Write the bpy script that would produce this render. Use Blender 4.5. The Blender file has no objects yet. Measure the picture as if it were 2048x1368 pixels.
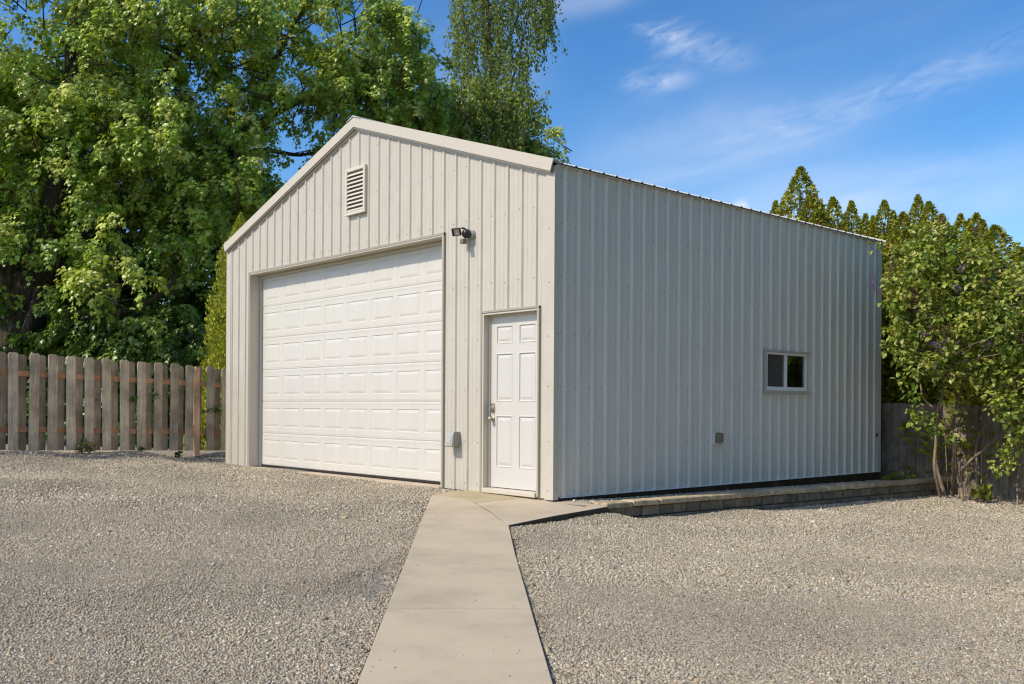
import bpy, math, random
import numpy as np
from mathutils import Matrix, Vector, noise as mnoise

random.seed(7)
rng = np.random.default_rng(11)
scene = bpy.context.scene
col = scene.collection
PI = math.pi

# ----------------------------------------------------------------- camera model
FPX, ROLL, H = 1959.0, math.radians(.335), 1.008
R2 = np.array([.673, .740]); R2 /= np.linalg.norm(R2)
F2 = np.array([-R2[1], R2[0]])
CAM = -(.4618 * R2 + 10.9 * F2)
CAM3 = np.array([CAM[0], CAM[1], H])

def ray(px, py):
    u = px - 1024; v = -(py - 684) + 129.4
    X = u * math.cos(ROLL) - v * math.sin(ROLL); Z = u * math.sin(ROLL) + v * math.cos(ROLL)
    d = R2 * X + F2 * FPX
    return np.array([d[0], d[1], Z])
def P(px, py, depth):
    return CAM3 + ray(px, py) * (depth / FPX)
def on(px, py, ax, val):
    d = ray(px, py); return CAM3 + d * ((val - CAM3[ax]) / d[ax])
def depth_of(x, y):
    return (x - CAM[0]) * F2[0] + (y - CAM[1]) * F2[1]
def right_of(x, y):
    return (x - CAM[0]) * R2[0] + (y - CAM[1]) * R2[1]

cd = bpy.data.cameras.new('camera'); cam = bpy.data.objects.new('camera', cd); col.objects.link(cam)
cd.lens = 36 * FPX / 2048; cd.sensor_width = 36; cd.sensor_fit = 'HORIZONTAL'
cd.shift_y = 129.4 / 2048; cd.clip_start = .05; cd.clip_end = 3000
th = math.atan2(-F2[0], F2[1])
cam.matrix_world = Matrix.Translation(CAM3) @ Matrix.Rotation(th, 4, 'Z') @ Matrix.Rotation(PI / 2, 4, 'X') @ Matrix.Rotation(ROLL, 4, 'Z')
scene.camera = cam

# ----------------------------------------------------------------- materials
def new_mat(name):
    m = bpy.data.materials.new(name); m.use_nodes = True
    nt = m.node_tree; b = nt.nodes['Principled BSDF']
    return m, nt, b
def N(nt, t, **kw):
    n = nt.nodes.new(t)
    for k, v in kw.items():
        if k in n.inputs.keys(): n.inputs[k].default_value = v
        else: setattr(n, k, v)
    return n
def L(nt, a, b): nt.links.new(a, b)
def ramp(nt, stops):
    n = nt.nodes.new('ShaderNodeValToRGB'); e = n.color_ramp.elements
    while len(e) < len(stops): e.new(.5)
    for i, (p, c) in enumerate(stops):
        e[i].position = p; e[i].color = (*c, 1) if len(c) == 3 else c
    return n
def mixc(nt, f, a, b, mode='MIX'):
    n = nt.nodes.new('ShaderNodeMix'); n.data_type = 'RGBA'; n.blend_type = mode
    for s, v in ((0, f), (6, a), (7, b)):
        if hasattr(v, 'is_linked') or hasattr(v, 'links'): nt.links.new(v, n.inputs[s])
        elif s == 0: n.inputs[0].default_value = v
        else: n.inputs[s].default_value = (*v, 1)
    return n.outputs[2]

def paint(name, c, rough=.45, dirt=.08, spec=.35, streak=True, bump=.0, dirtcol=None, wave=0):
    """painted metal / plastic with faint streaky weathering"""
    m, nt, b = new_mat(name)
    tc = N(nt, 'ShaderNodeTexCoord'); mp = N(nt, 'ShaderNodeMapping')
    mp.inputs['Scale'].default_value = (3, 3, .35) if streak else (2, 2, 2)
    L(nt, tc.outputs['Object'], mp.inputs[0])
    n1 = N(nt, 'ShaderNodeTexNoise', Scale=2.2, Detail=6, Roughness=.65); L(nt, mp.outputs[0], n1.inputs[0])
    n2 = N(nt, 'ShaderNodeTexNoise', Scale=.9, Detail=4); L(nt, tc.outputs['Object'], n2.inputs[0])
    r1 = ramp(nt, [(.38, (0, 0, 0)), (.75, (1, 1, 1))]); L(nt, n1.outputs[0], r1.inputs[0])
    r2 = ramp(nt, [(.35, (0, 0, 0)), (.7, (1, 1, 1))]); L(nt, n2.outputs[0], r2.inputs[0])
    mu = N(nt, 'ShaderNodeMath', operation='MULTIPLY'); L(nt, r1.outputs[0], mu.inputs[0]); mu.inputs[1].default_value = dirt * 3
    dc = dirtcol or tuple(x * k for x, k in zip(c, (.80, .77, .72)))
    c1 = mixc(nt, mu.outputs[0], c, dc)
    mu2 = N(nt, 'ShaderNodeMath', operation='MULTIPLY'); L(nt, r2.outputs[0], mu2.inputs[0]); mu2.inputs[1].default_value = dirt * 2
    c2 = mixc(nt, mu2.outputs[0], c1, tuple(x * k for x, k in zip(c, (.9, .9, .88))))
    L(nt, c2, b.inputs['Base Color'])
    b.inputs['Roughness'].default_value = rough; b.inputs['Specular IOR Level'].default_value = spec
    if bump:
        n3 = N(nt, 'ShaderNodeTexNoise', Scale=160, Detail=3); L(nt, tc.outputs['Object'], n3.inputs[0])
        bp = N(nt, 'ShaderNodeBump', Strength=bump, Distance=.002); L(nt, n3.outputs[0], bp.inputs['Height']); L(nt, bp.outputs[0], b.inputs['Normal'])
    if wave:
        mw = N(nt, 'ShaderNodeMapping'); mw.inputs['Scale'].default_value = (1.6, 1.6, .8); L(nt, tc.outputs['Object'], mw.inputs[0])
        n4 = N(nt, 'ShaderNodeTexNoise', Scale=1.8, Detail=3, Roughness=.55); L(nt, mw.outputs[0], n4.inputs[0])
        bp = N(nt, 'ShaderNodeBump', Strength=1, Distance=wave); L(nt, n4.outputs[0], bp.inputs['Height']); L(nt, bp.outputs[0], b.inputs['Normal'])
    return m

M = {}
M['siding'] = paint('beige_painted_steel', (.535, .492, .405), .40, .10, .4, wave=.03)
M['side_siding'] = paint('weathered_shade_lift_steel', (.67, .64, .56), .42, .12, .35, dirtcol=(.52, .46, .37), wave=.04)  # same paint as the front, base lightened here to offset the wall's shade
M['trim'] = paint('beige_trim_steel', (.57, .51, .41), .42, .05, .4)
M['window_trim'] = paint('taupe_window_trim', (.47, .43, .37), .45, .06, .35)
M['channel'] = paint('dark_beige_channel', (.36, .32, .25), .45, .05, .4)
M['roof'] = paint('roof_steel', (.52, .50, .45), .4, .07, .4)
M['white'] = paint('white_door_paint', (.63, .60, .535), .45, .09, .35, bump=.12)
M['door_white'] = paint('white_entry_paint', (.59, .565, .51), .4, .06, .35)
M['vinyl'] = paint('white_vinyl', (.82, .81, .79), .4, .05, .3)
M['vent'] = paint('beige_vent_plastic', (.64, .58, .49), .5, .04, .3)
M['screw'] = paint('screw_steel', (.20, .17, .14), .5, .1, .4)
M['black'] = paint('black_plastic', (.018, .018, .018), .35, .02, .5)
M['grey_box'] = paint('grey_cast_metal', (.30, .31, .265), .5, .05, .4)
M['grey_cover'] = paint('light_grey_cast_cover', (.42, .43, .38), .45, .05, .4)
M['brown_box'] = paint('weathered_brown_plastic', (.20, .165, .105), .6, .12, .3)
M['rust'] = paint('rust', (.20, .075, .03), .8, .15, .2)
M['rubber'] = paint('rubber_seal', (.03, .028, .026), .7, .05, .3)
M['patch'] = paint('bare_white_patch', (.62, .62, .63), .5, .12, .3, dirtcol=(.3, .3, .32))
M['dark'] = paint('dark_interior', (.05, .045, .04), .9, .02, .1)
m, nt, b = new_mat('brushed_nickel'); b.inputs['Base Color'].default_value = (.50, .44, .34, 1); b.inputs['Metallic'].default_value = 1; b.inputs['Roughness'].default_value = .3
nn = N(nt, 'ShaderNodeTexNoise', Scale=40); L(nt, nn.outputs[0], b.inputs['Roughness']); M['nickel'] = m
m, nt, b = new_mat('lamp_reflector'); b.inputs['Base Color'].default_value = (.62, .52, .42, 1); b.inputs['Metallic'].default_value = .7; b.inputs['Roughness'].default_value = .35
M['reflector'] = m
m, nt, b = new_mat('window_glass'); b.inputs['Base Color'].default_value = (.9, .95, .93, 1); b.inputs['Transmission Weight'].default_value = 1
b.inputs['Roughness'].default_value = .01; b.inputs['IOR'].default_value = 1.5; M['glass'] = m
m, nt, b = new_mat('insect_screen'); b.inputs['Base Color'].default_value = (.10, .085, .075, 1); b.inputs['Roughness'].default_value = .9
tr = N(nt, 'ShaderNodeBsdfTransparent'); mx = N(nt, 'ShaderNodeMixShader'); mx.inputs[0].default_value = .7
L(nt, tr.outputs[0], mx.inputs[1]); L(nt, b.outputs[0], mx.inputs[2]); L(nt, mx.outputs[0], nt.nodes['Material Output'].inputs[0]); M['screen'] = m

def wood(name, c1, c2, c3, rnd=.35):
    m, nt, b = new_mat(name)
    tc = N(nt, 'ShaderNodeTexCoord'); oi = N(nt, 'ShaderNodeObjectInfo')
    ad = N(nt, 'ShaderNodeVectorMath', operation='ADD'); L(nt, tc.outputs['Object'], ad.inputs[0])
    sc = N(nt, 'ShaderNodeVectorMath', operation='SCALE'); cm = N(nt, 'ShaderNodeCombineXYZ')
    for i in range(3): L(nt, oi.outputs['Random'], cm.inputs[i])
    L(nt, cm.outputs[0], sc.inputs[0]); sc.inputs['Scale'].default_value = 37; L(nt, sc.outputs[0], ad.inputs[1])
    mp = N(nt, 'ShaderNodeMapping'); mp.inputs['Scale'].default_value = (26, 26, 1.1); L(nt, ad.outputs[0], mp.inputs[0])
    n1 = N(nt, 'ShaderNodeTexNoise', Scale=2, Detail=8, Roughness=.7, Distortion=.4); L(nt, mp.outputs[0], n1.inputs[0])
    n2 = N(nt, 'ShaderNodeTexNoise', Scale=2.6, Detail=4, Roughness=.6); L(nt, ad.outputs[0], n2.inputs[0])
    r1 = ramp(nt, [(.30, c3), (.5, c1), (.72, c2)]); L(nt, n1.outputs[0], r1.inputs[0])
    r2 = ramp(nt, [(.35, (.62, .60, .58)), (.65, (1.12, 1.1, 1.08))]); L(nt, n2.outputs[0], r2.inputs[0])
    c = mixc(nt, 1.0, r1.outputs[0], r2.outputs[0], 'MULTIPLY')
    r3 = ramp(nt, [(0, (1 - rnd,) * 3), (1, (1 + rnd, 1 + rnd * .9, 1 + rnd * .75))]); L(nt, oi.outputs['Random'], r3.inputs[0])
    c = mixc(nt, 1.0, c, r3.outputs[0], 'MULTIPLY')
    # knots
    vo = N(nt, 'ShaderNodeTexVoronoi', Scale=2.3); L(nt, ad.outputs[0], vo.inputs[0])
    rk = ramp(nt, [(.035, (1, 1, 1)), (.075, (0, 0, 0))]); L(nt, vo.outputs['Distance'], rk.inputs[0])
    c = mixc(nt, rk.outputs[0], c, tuple(x * .35 for x in c1))
    L(nt, c, b.inputs['Base Color']); b.inputs['Roughness'].default_value = .85; b.inputs['Specular IOR Level'].default_value = .15
    bp = N(nt, 'ShaderNodeBump', Strength=.5, Distance=.004); L(nt, n1.outputs[0], bp.inputs['Height']); L(nt, bp.outputs[0], b.inputs['Normal'])
    return m
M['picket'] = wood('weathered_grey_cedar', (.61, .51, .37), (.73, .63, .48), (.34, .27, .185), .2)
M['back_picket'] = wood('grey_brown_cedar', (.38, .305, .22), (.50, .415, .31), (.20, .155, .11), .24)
M['rail'] = wood('reddish_cedar', (.56, .29, .15), (.66, .39, .22), (.34, .16, .08), .15)
M['newpost'] = wood('pinkish_new_cedar', (.82, .50, .30), (.86, .58, .38), (.55, .31, .17), .08)
M['treated'] = wood('dark_treated_board', (.075, .052, .03), (.12, .085, .05), (.03, .02, .012), .2)
M['back_fence'] = wood('old_dark_cedar', (.25, .21, .17), (.36, .31, .26), (.12, .098, .08), .22)

def bark(name, c1, c2, s=9):
    m, nt, b = new_mat(name)
    tc = N(nt, 'ShaderNodeTexCoord'); mp = N(nt, 'ShaderNodeMapping'); mp.inputs['Scale'].default_value = (s, s, s * .22); L(nt, tc.outputs['Object'], mp.inputs[0])
    n1 = N(nt, 'ShaderNodeTexNoise', Scale=1.6, Detail=8, Roughness=.7); L(nt, mp.outputs[0], n1.inputs[0])
    r1 = ramp(nt, [(.35, c1), (.66, c2)]); L(nt, n1.outputs[0], r1.inputs[0]); L(nt, r1.outputs[0], b.inputs['Base Color'])
    b.inputs['Roughness'].default_value = .9; b.inputs['Specular IOR Level'].default_value = .1
    bp = N(nt, 'ShaderNodeBump', Strength=.9, Distance=.03); L(nt, n1.outputs[0], bp.inputs['Height']); L(nt, bp.outputs[0], b.inputs['Normal'])
    return m
M['bark'] = bark('dark_maple_bark', (.03, .022, .016), (.13, .10, .075))
M['birch_bark'] = bark('pale_birch_bark', (.07, .055, .045), (.27, .25, .22), 6)
M['lilac_bark'] = bark('lilac_bark', (.17, .12, .075), (.40, .31, .22), 25)

def leafmat(name, transl=.35, rough=.45, spec=.4):
    m, nt, b = new_mat(name)
    at = N(nt, 'ShaderNodeAttribute', attribute_name='tint')
    L(nt, at.outputs['Color'], b.inputs['Base Color'])
    b.inputs['Roughness'].default_value = rough; b.inputs['Specular IOR Level'].default_value = spec
    t = N(nt, 'ShaderNodeBsdfTranslucent')
    mm = mixc(nt, 1.0, at.outputs['Color'], (1.35, 1.45, .6), 'MULTIPLY'); L(nt, mm, t.inputs['Color'])
    mx = N(nt, 'ShaderNodeMixShader'); mx.inputs[0].default_value = transl
    L(nt, b.outputs[0], mx.inputs[1]); L(nt, t.outputs[0], mx.inputs[2]); L(nt, mx.outputs[0], nt.nodes['Material Output'].inputs[0])
    return m
M['leaf'] = leafmat('maple_leaf', .30, .36, .6)
M['birch_leaf'] = leafmat('birch_leaf', .35, .55, .2)
M['needle'] = leafmat('arborvitae_spray', .15, .6, .25)
M['lilac_leaf'] = leafmat('lilac_leaf', .3, .4, .45)
M['petal'] = leafmat('lilac_petal', .3, .7, .2)

def stonemat():
    m, nt, b = new_mat('gravel_stone')
    at = N(nt, 'ShaderNodeAttribute', attribute_name='tint')
    tc = N(nt, 'ShaderNodeTexCoord'); n1 = N(nt, 'ShaderNodeTexNoise', Scale=130, Detail=2); L(nt, tc.outputs['Object'], n1.inputs[0])
    r1 = ramp(nt, [(.3, (.82, .82, .82)), (.7, (1.15, 1.15, 1.15))]); L(nt, n1.outputs[0], r1.inputs[0])
    c = mixc(nt, 1.0, at.outputs['Color'], r1.outputs[0], 'MULTIPLY'); L(nt, c, b.inputs['Base Color'])
    b.inputs['Roughness'].default_value = .85; b.inputs['Specular IOR Level'].default_value = .2
    return m
M['stone'] = stonemat()

def gravelmat():
    m, nt, b = new_mat('gravel_bed')
    tc = N(nt, 'ShaderNodeTexCoord')
    v1 = N(nt, 'ShaderNodeTexVoronoi', Scale=70); L(nt, tc.outputs['Object'], v1.inputs[0])
    sp = N(nt, 'ShaderNodeSeparateColor'); L(nt, v1.outputs['Color'], sp.inputs[0])
    r1 = ramp(nt, [(0, (.20, .175, .14)), (.25, (.35, .315, .255)), (.55, (.46, .415, .34)), (.8, (.56, .51, .425)), (.9, (.50, .385, .25)), (.96, (.68, .64, .56))])
    L(nt, sp.outputs[0], r1.inputs[0])
    r2 = ramp(nt, [(.0, (1.1, 1.1, 1.1)), (.55, (.75, .75, .75)), (.8, (.4, .4, .4))]); L(nt, v1.outputs['Distance'], r2.inputs[0])
    c = mixc(nt, 1.0, r1.outputs[0], r2.outputs[0], 'MULTIPLY')
    n2 = N(nt, 'ShaderNodeTexNoise', Scale=.9, Detail=5, Roughness=.6); L(nt, tc.outputs['Object'], n2.inputs[0])
    r3 = ramp(nt, [(.3, (.78, .77, .74)), (.7, (1.15, 1.14, 1.12))]); L(nt, n2.outputs[0], r3.inputs[0])
    c = mixc(nt, 1.0, c, r3.outputs[0], 'MULTIPLY')
    L(nt, c, b.inputs['Base Color']); b.inputs['Roughness'].default_value = .9; b.inputs['Specular IOR Level'].default_value = .15
    iv = N(nt, 'ShaderNodeMath', operation='MULTIPLY'); L(nt, v1.outputs['Distance'], iv.inputs[0]); iv.inputs[1].default_value = -1
    bp = N(nt, 'ShaderNodeBump', Strength=1.0, Distance=.012); L(nt, iv.outputs[0], bp.inputs['Height']); L(nt, bp.outputs[0], b.inputs['Normal'])
    return m
M['gravel'] = gravelmat()

def concrete(name, c, warm=None):
    m, nt, b = new_mat(name)
    tc = N(nt, 'ShaderNodeTexCoord')
    n1 = N(nt, 'ShaderNodeTexNoise', Scale=1.5, Detail=8, Roughness=.62); L(nt, tc.outputs['Object'], n1.inputs[0])
    n2 = N(nt, 'ShaderNodeTexNoise', Scale=190, Detail=3, Roughness=.7); L(nt, tc.outputs['Object'], n2.inputs[0])
    mp = N(nt, 'ShaderNodeMapping'); mp.inputs['Rotation'].default_value = (0, 0, th + .35); mp.inputs['Scale'].default_value = (1.2, 9, 1); L(nt, tc.outputs['Object'], mp.inputs[0])
    n3 = N(nt, 'ShaderNodeTexNoise', Scale=1.3, Detail=5, Roughness=.6); L(nt, mp.outputs[0], n3.inputs[0])
    r1 = ramp(nt, [(.3, tuple(x * .80 for x in c)), (.52, c), (.75, tuple(x * 1.1 for x in c))]); L(nt, n1.outputs[0], r1.inputs[0])
    r2 = ramp(nt, [(.3, (.85, .85, .84)), (.7, (1.1, 1.1, 1.1))]); L(nt, n2.outputs[0], r2.inputs[0])
    cc = mixc(nt, 1.0, r1.outputs[0], r2.outputs[0], 'MULTIPLY')
    r3 = ramp(nt, [(.62, (0, 0, 0)), (.78, (.35, .35, .35))]); L(nt, n3.outputs[0], r3.inputs[0])
    cc = mixc(nt, r3.outputs[0], cc, (c[0] * .62, c[1] * .64, c[2] * .66))
    v = N(nt, 'ShaderNodeTexVoronoi', Scale=5.5); L(nt, tc.outputs['Object'], v.inputs[0])
    rv = ramp(nt, [(.018, (1, 1, 1)), (.034, (0, 0, 0))]); L(nt, v.outputs['Distance'], rv.inputs[0])
    cc = mixc(nt, rv.outputs[0], cc, (.12, .10, .08))
    L(nt, cc, b.inputs['Base Color']); b.inputs['Roughness'].default_value = .85; b.inputs['Specular IOR Level'].default_value = .2
    bp = N(nt, 'ShaderNodeBump', Strength=.35, Distance=.003); L(nt, n2.outputs[0], bp.inputs['Height']); L(nt, bp.outputs[0], b.inputs['Normal'])
    return m
M['concrete'] = concrete('walk_concrete', (.50, .415, .295))
M['concrete_old'] = concrete('ochre_concrete', (.44, .365, .225))
def blockmat(name, c):
    m, nt, b = new_mat(name)
    tc = N(nt, 'ShaderNodeTexCoord'); oi = N(nt, 'ShaderNodeObjectInfo')
    ad = N(nt, 'ShaderNodeVectorMath', operation='ADD'); L(nt, tc.outputs['Object'], ad.inputs[0])
    cm = N(nt, 'ShaderNodeCombineXYZ')
    mu = N(nt, 'ShaderNodeMath', operation='MULTIPLY'); L(nt, oi.outputs['Random'], mu.inputs[0]); mu.inputs[1].default_value = 50
    for i in range(3): L(nt, mu.outputs[0], cm.inputs[i])
    L(nt, cm.outputs[0], ad.inputs[1])
    n1 = N(nt, 'ShaderNodeTexNoise', Scale=9, Detail=8, Roughness=.7); L(nt, ad.outputs[0], n1.inputs[0])
    r1 = ramp(nt, [(.3, tuple(x * .5 for x in c)), (.5, c), (.72, tuple(x * 1.45 for x in c))]); L(nt, n1.outputs[0], r1.inputs[0])
    r3 = ramp(nt, [(0, (.75, .75, .77)), (1, (1.2, 1.15, 1.05))]); L(nt, oi.outputs['Random'], r3.inputs[0])
    cc = mixc(nt, 1.0, r1.outputs[0], r3.outputs[0], 'MULTIPLY'); L(nt, cc, b.inputs['Base Color'])
    b.inputs['Roughness'].default_value = .9; b.inputs['Specular IOR Level'].default_value = .15
    bp = N(nt, 'ShaderNodeBump', Strength=1, Distance=.012); L(nt, n1.outputs[0], bp.inputs['Height']); L(nt, bp.outputs[0], b.inputs['Normal'])
    return m
M['block'] = blockmat('split_face_block', (.22, .185, .135))
M['cap'] = blockmat('cap_stone', (.43, .35, .235))
def lawnmat():
    m, nt, b = new_mat('lawn_and_soil')
    tc = N(nt, 'ShaderNodeTexCoord'); n1 = N(nt, 'ShaderNodeTexNoise', Scale=1.2, Detail=9, Roughness=.7); L(nt, tc.outputs['Object'], n1.inputs[0])
    r1 = ramp(nt, [(.35, (.035, .045, .015)), (.55, (.06, .09, .022)), (.75, (.11, .10, .05))]); L(nt, n1.outputs[0], r1.inputs[0]); L(nt, r1.outputs[0], b.inputs['Base Color'])
    b.inputs['Roughness'].default_value = .95
    return m
M['lawn'] = lawnmat()
M['soil'] = blockmat('dark_joint_soil', (.075, .064, .05))

# ----------------------------------------------------------------- mesh helpers
class MB:
    def __init__(s): s.v = []; s.f = []; s.m = []
    def poly(s, pts, mi=0):
        n = len(s.v); s.v += [tuple(p) for p in pts]; s.f.append(list(range(n, n + len(pts)))); s.m.append(mi)
    def box(s, a, b, mi=0):
        x0, y0, z0 = a; x1, y1, z1 = b
        n = len(s.v)
        s.v += [(x0, y0, z0), (x1, y0, z0), (x1, y1, z0), (x0, y1, z0), (x0, y0, z1), (x1, y0, z1), (x1, y1, z1), (x0, y1, z1)]
        for q in ((0, 3, 2, 1), (4, 5, 6, 7), (0, 1, 5, 4), (1, 2, 6, 5), (2, 3, 7, 6), (3, 0, 4, 7)):
            s.f.append([n + i for i in q]); s.m.append(mi)
    def prism(s, poly, vec, mi=0):
        """extrude a 3-D polygon by vec"""
        n = len(s.v); k = len(poly); vec = np.array(vec)
        s.v += [tuple(p) for p in poly] + [tuple(np.array(p) + vec) for p in poly]
        s.f.append([n + i for i in range(k)][::-1]); s.m.append(mi)
        s.f.append([n + k + i for i in range(k)]); s.m.append(mi)
        for i in range(k):
            j = (i + 1) % k; s.f.append([n + i, n + j, n + k + j, n + k + i]); s.m.append(mi)
    def tube(s, pts, rad, seg=8, mi=0, cap=True):
        pts = [Vector(p) for p in pts]; k = len(pts)
        if not hasattr(rad, '__len__'): rad = [rad] * k
        n = len(s.v); up = None
        for i, p in enumerate(pts):
            d = (pts[min(i + 1, k - 1)] - pts[max(i - 1, 0)]).normalized()
            if up is None: up = Vector((0, 0, 1)) if abs(d.z) < .9 else Vector((1, 0, 0))
            a = d.cross(up).normalized(); up = a.cross(d).normalized()
            for j in range(seg):
                t = 2 * PI * j / seg; q = p + (a * math.cos(t) + up * math.sin(t)) * rad[i]; s.v.append(tuple(q))
        for i in range(k - 1):
            for j in range(seg):
                j2 = (j + 1) % seg
                s.f.append([n + i * seg + j, n + i * seg + j2, n + (i + 1) * seg + j2, n + (i + 1) * seg + j]); s.m.append(mi)
        if cap:
            s.f.append([n + j for j in range(seg)]); s.m.append(mi)
            s.f.append([n + (k - 1) * seg + j for j in range(seg)][::-1]); s.m.append(mi)
    def build(s, name, mats, parent=None, smooth=False, bevel=0, fix=True):
        me = bpy.data.meshes.new(name); me.from_pydata(s.v, [], s.f)
        for m in (mats if isinstance(mats, (list, tuple)) else [mats]): me.materials.append(m)
        me.polygons.foreach_set('material_index', s.m)
        if smooth: me.polygons.foreach_set('use_smooth', [True] * len(me.polygons))
        me.update()
        if fix:
            import bmesh
            bm = bmesh.new(); bm.from_mesh(me); bmesh.ops.recalc_face_normals(bm, faces=bm.faces); bm.to_mesh(me); bm.free()
        o = bpy.data.objects.new(name, me); col.objects.link(o)
        if parent: o.parent = parent
        if bevel:
            b = o.modifiers.new('bevel', 'BEVEL'); b.width = bevel; b.segments = 2; b.limit_method = 'ANGLE'
        return o
def tag(o, label=None, cat=None, group=None, kind=None):
    for k, v in (('label', label), ('category', cat), ('group', group), ('kind', kind)):
        if v: o[k] = v
    return o
def empty(name, loc, label, cat, group=None, rz=0):
    o = bpy.data.objects.new(name, None); col.objects.link(o); o.location = loc; o.rotation_euler = (0, 0, rz)
    o.empty_display_size = .2
    return tag(o, label, cat, group)

def np_mesh(name, V, T, mat, parent=None, tint=None, quads=False, smooth=False):
    """V (n,3) verts, T (m,3|4) faces, tint (n,3) point colours"""
    me = bpy.data.meshes.new(name); k = T.shape[1]
    me.vertices.add(len(V)); me.vertices.foreach_set('co', np.ascontiguousarray(V, dtype=np.float32).ravel())
    me.loops.add(T.size); me.loops.foreach_set('vertex_index', np.ascontiguousarray(T, dtype=np.int32).ravel())
    me.polygons.add(len(T)); me.polygons.foreach_set('loop_start', np.arange(len(T), dtype=np.int32) * k)
    me.polygons.foreach_set('loop_total', np.full(len(T), k, dtype=np.int32))
    if smooth: me.polygons.foreach_set('use_smooth', np.ones(len(T), dtype=bool))
    me.update(calc_edges=True); me.materials.append(mat)
    if tint is not None:
        a = me.attributes.new('tint', 'FLOAT_COLOR', 'POINT')
        c4 = np.ones((len(V), 4), dtype=np.float32); c4[:, :3] = tint; a.data.foreach_set('color', c4.ravel())
    o = bpy.data.objects.new(name, me); col.objects.link(o)
    if parent: o.parent = parent
    return o
def unit(a): return a / np.maximum(np.linalg.norm(a, axis=-1, keepdims=True), 1e-9)
def scatter(tv, tf, pos, axis, nrm, size):
    """place template (x=width, y=length along axis, z=normal) at every pos"""
    axis = unit(axis); side = unit(np.cross(axis, nrm)); nr = np.cross(side, axis)
    s = np.asarray(size).reshape(-1, 1, 1)
    V = pos[:, None, :] + s * (tv[None, :, 0:1] * side[:, None, :] + tv[None, :, 1:2] * axis[:, None, :] + tv[None, :, 2:3] * nr[:, None, :])
    T = (tf[None] + (np.arange(len(pos)) * len(tv))[:, None, None]).reshape(-1, tf.shape[1])
    return V.reshape(-1, 3), T
MAPLE_V = np.array([(0, 0, 0), (.12, .12, .02), (.52, .10, -.08), (.30, .34, .03), (.58, .62, -.10), (.20, .60, .03), (0, 1.08, -.14),
                    (-.20, .60, .03), (-.58, .62, -.10), (-.30, .34, .03), (-.52, .10, -.08), (-.12, .12, .02)], float)
MAPLE_F = np.array([(0, 1, 11), (1, 2, 3), (1, 3, 9), (1, 9, 11), (9, 10, 11), (3, 4, 5), (3, 5, 7), (3, 7, 9), (7, 8, 9), (5, 6, 7)])
OVAL_V = np.array([(0, 0, 0), (.34, .28, .04), (.30, .62, .02), (0, 1, -.12), (-.30, .62, .02), (-.34, .28, .04)], float)
OVAL_F = np.array([(0, 1, 5), (1, 2, 5), (2, 4, 5), (2, 3, 4)])
HEART_V = np.array([(0, .06, 0), (.28, 0, .07), (.46, .30, .10), (.30, .68, .03), (0, 1.05, -.16), (-.30, .68, .03), (-.46, .30, .10), (-.28, 0, .07), (0, .42, -.03)], float)
HEART_F = np.array([(8, 0, 1), (8, 1, 2), (8, 2, 3), (8, 3, 4), (8, 4, 5), (8, 5, 6), (8, 6, 7), (8, 7, 0)])

def rot2(v, a):
    c, s = math.cos(a), math.sin(a); return (v[0] * c - v[1] * s, v[0] * s + v[1] * c)

# ----------------------------------------------------------------- terrain
def zs(t):
    """height of the concrete walk as a function of distance ahead of the camera"""
    return float(np.interp(t, [0, 4.25, 9.26, 11.35, 11.75, 20], [-.267, -.196, -.112, -.030, -.012, -.012]))
def S(px, py):
    lo, hi = 1.5, 16.
    for _ in range(50):
        mid = (lo + hi) / 2; p = P(px, py, mid)
        if p[2] > zs(mid): lo = mid
        else: hi = mid
    return P(px, py, lo)
def lx(y): return 712 + .397 * (1368 - y)
def rx(y): return float(np.interp(y, [1050, 1108, 1216, 1368, 1700], [1018, 1031.5, 1063, 1108, 1206]))

ctrl = []
def cp(p, dz=0): ctrl.append((p[0], p[1], p[2] + dz))
for y in (1040, 1108, 1216, 1368, 1600):
    cp(S(lx(y), y), -.022); cp(S(rx(max(y, 1050)), max(y, 1050)), -.026)
for q in ((862, 990), (895, 984), (932, 980)): cp(S(*q), -.02)
for q in ((1100, 1035), (1160, 1024), (1205, 1016)): cp(S(*q), -.06)
for q, z in (((455, 925), .0), ((503, 935), -.012), ((700, 955), -.022), ((886, 973), -.025), ((470, 930), -.0), ((250, 925), .12),
             ((0, 960), .17), ((250, 990), .04), ((500, 1010), -.03), ((250, 1150), -.06), ((0, 1150), -.02), ((600, 1150), -.09),
             ((0, 1368), -.2), ((400, 1368), -.2), ((1500, 1368), -.24), ((2048, 1368), -.26),
             ((1300, 1042), -.235), ((1420, 1036), -.25), ((1600, 1020), -.285), ((1750, 1006), -.30), ((1868, 992), -.315),
             ((1500, 1100), -.23), ((1800, 1100), -.28), ((2048, 1050), -.33), ((2040, 1008), -.365), ((1950, 999), -.345), ((1300, 1180), -.20), ((1700, 1200), -.25)):
    cp(on(*q, 2, z))
cp(P(10, 903, 14.9)); cp(P(225, 903, 16.3)); cp(P(440, 903, 17.75))
for p in ((-12, 6, .1), (-14, -4, .25), (-12, -12, .1), (0, -14, -.2), (12, -12, -.3), (14, 4, -.35), (10, 9, -.36), (4, 12, -.36), (-4, 12, -.1), (1.5, 8.2, -.33), (-8, 3, .02), (-8.2, 7, .0), (-4, 4, -.03), (-.3, 2, -.2), (-.3, 6, -.25)): ctrl.append(p)
CT = np.array(ctrl)
def zt(x, y):
    x = np.asarray(x, float); y = np.asarray(y, float)
    d2 = (x[..., None] - CT[:, 0]) ** 2 + (y[..., None] - CT[:, 1]) ** 2
    w = 1 / (d2 + .05) ** 1.6
    return (w * CT[:, 2]).sum(-1) / w.sum(-1)
def pnoise(x, y, s):
    return np.array([mnoise.noise(Vector((a * s, b * s, 3.1))) for a, b in zip(np.ravel(x), np.ravel(y))]).reshape(np.shape(x))

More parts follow.
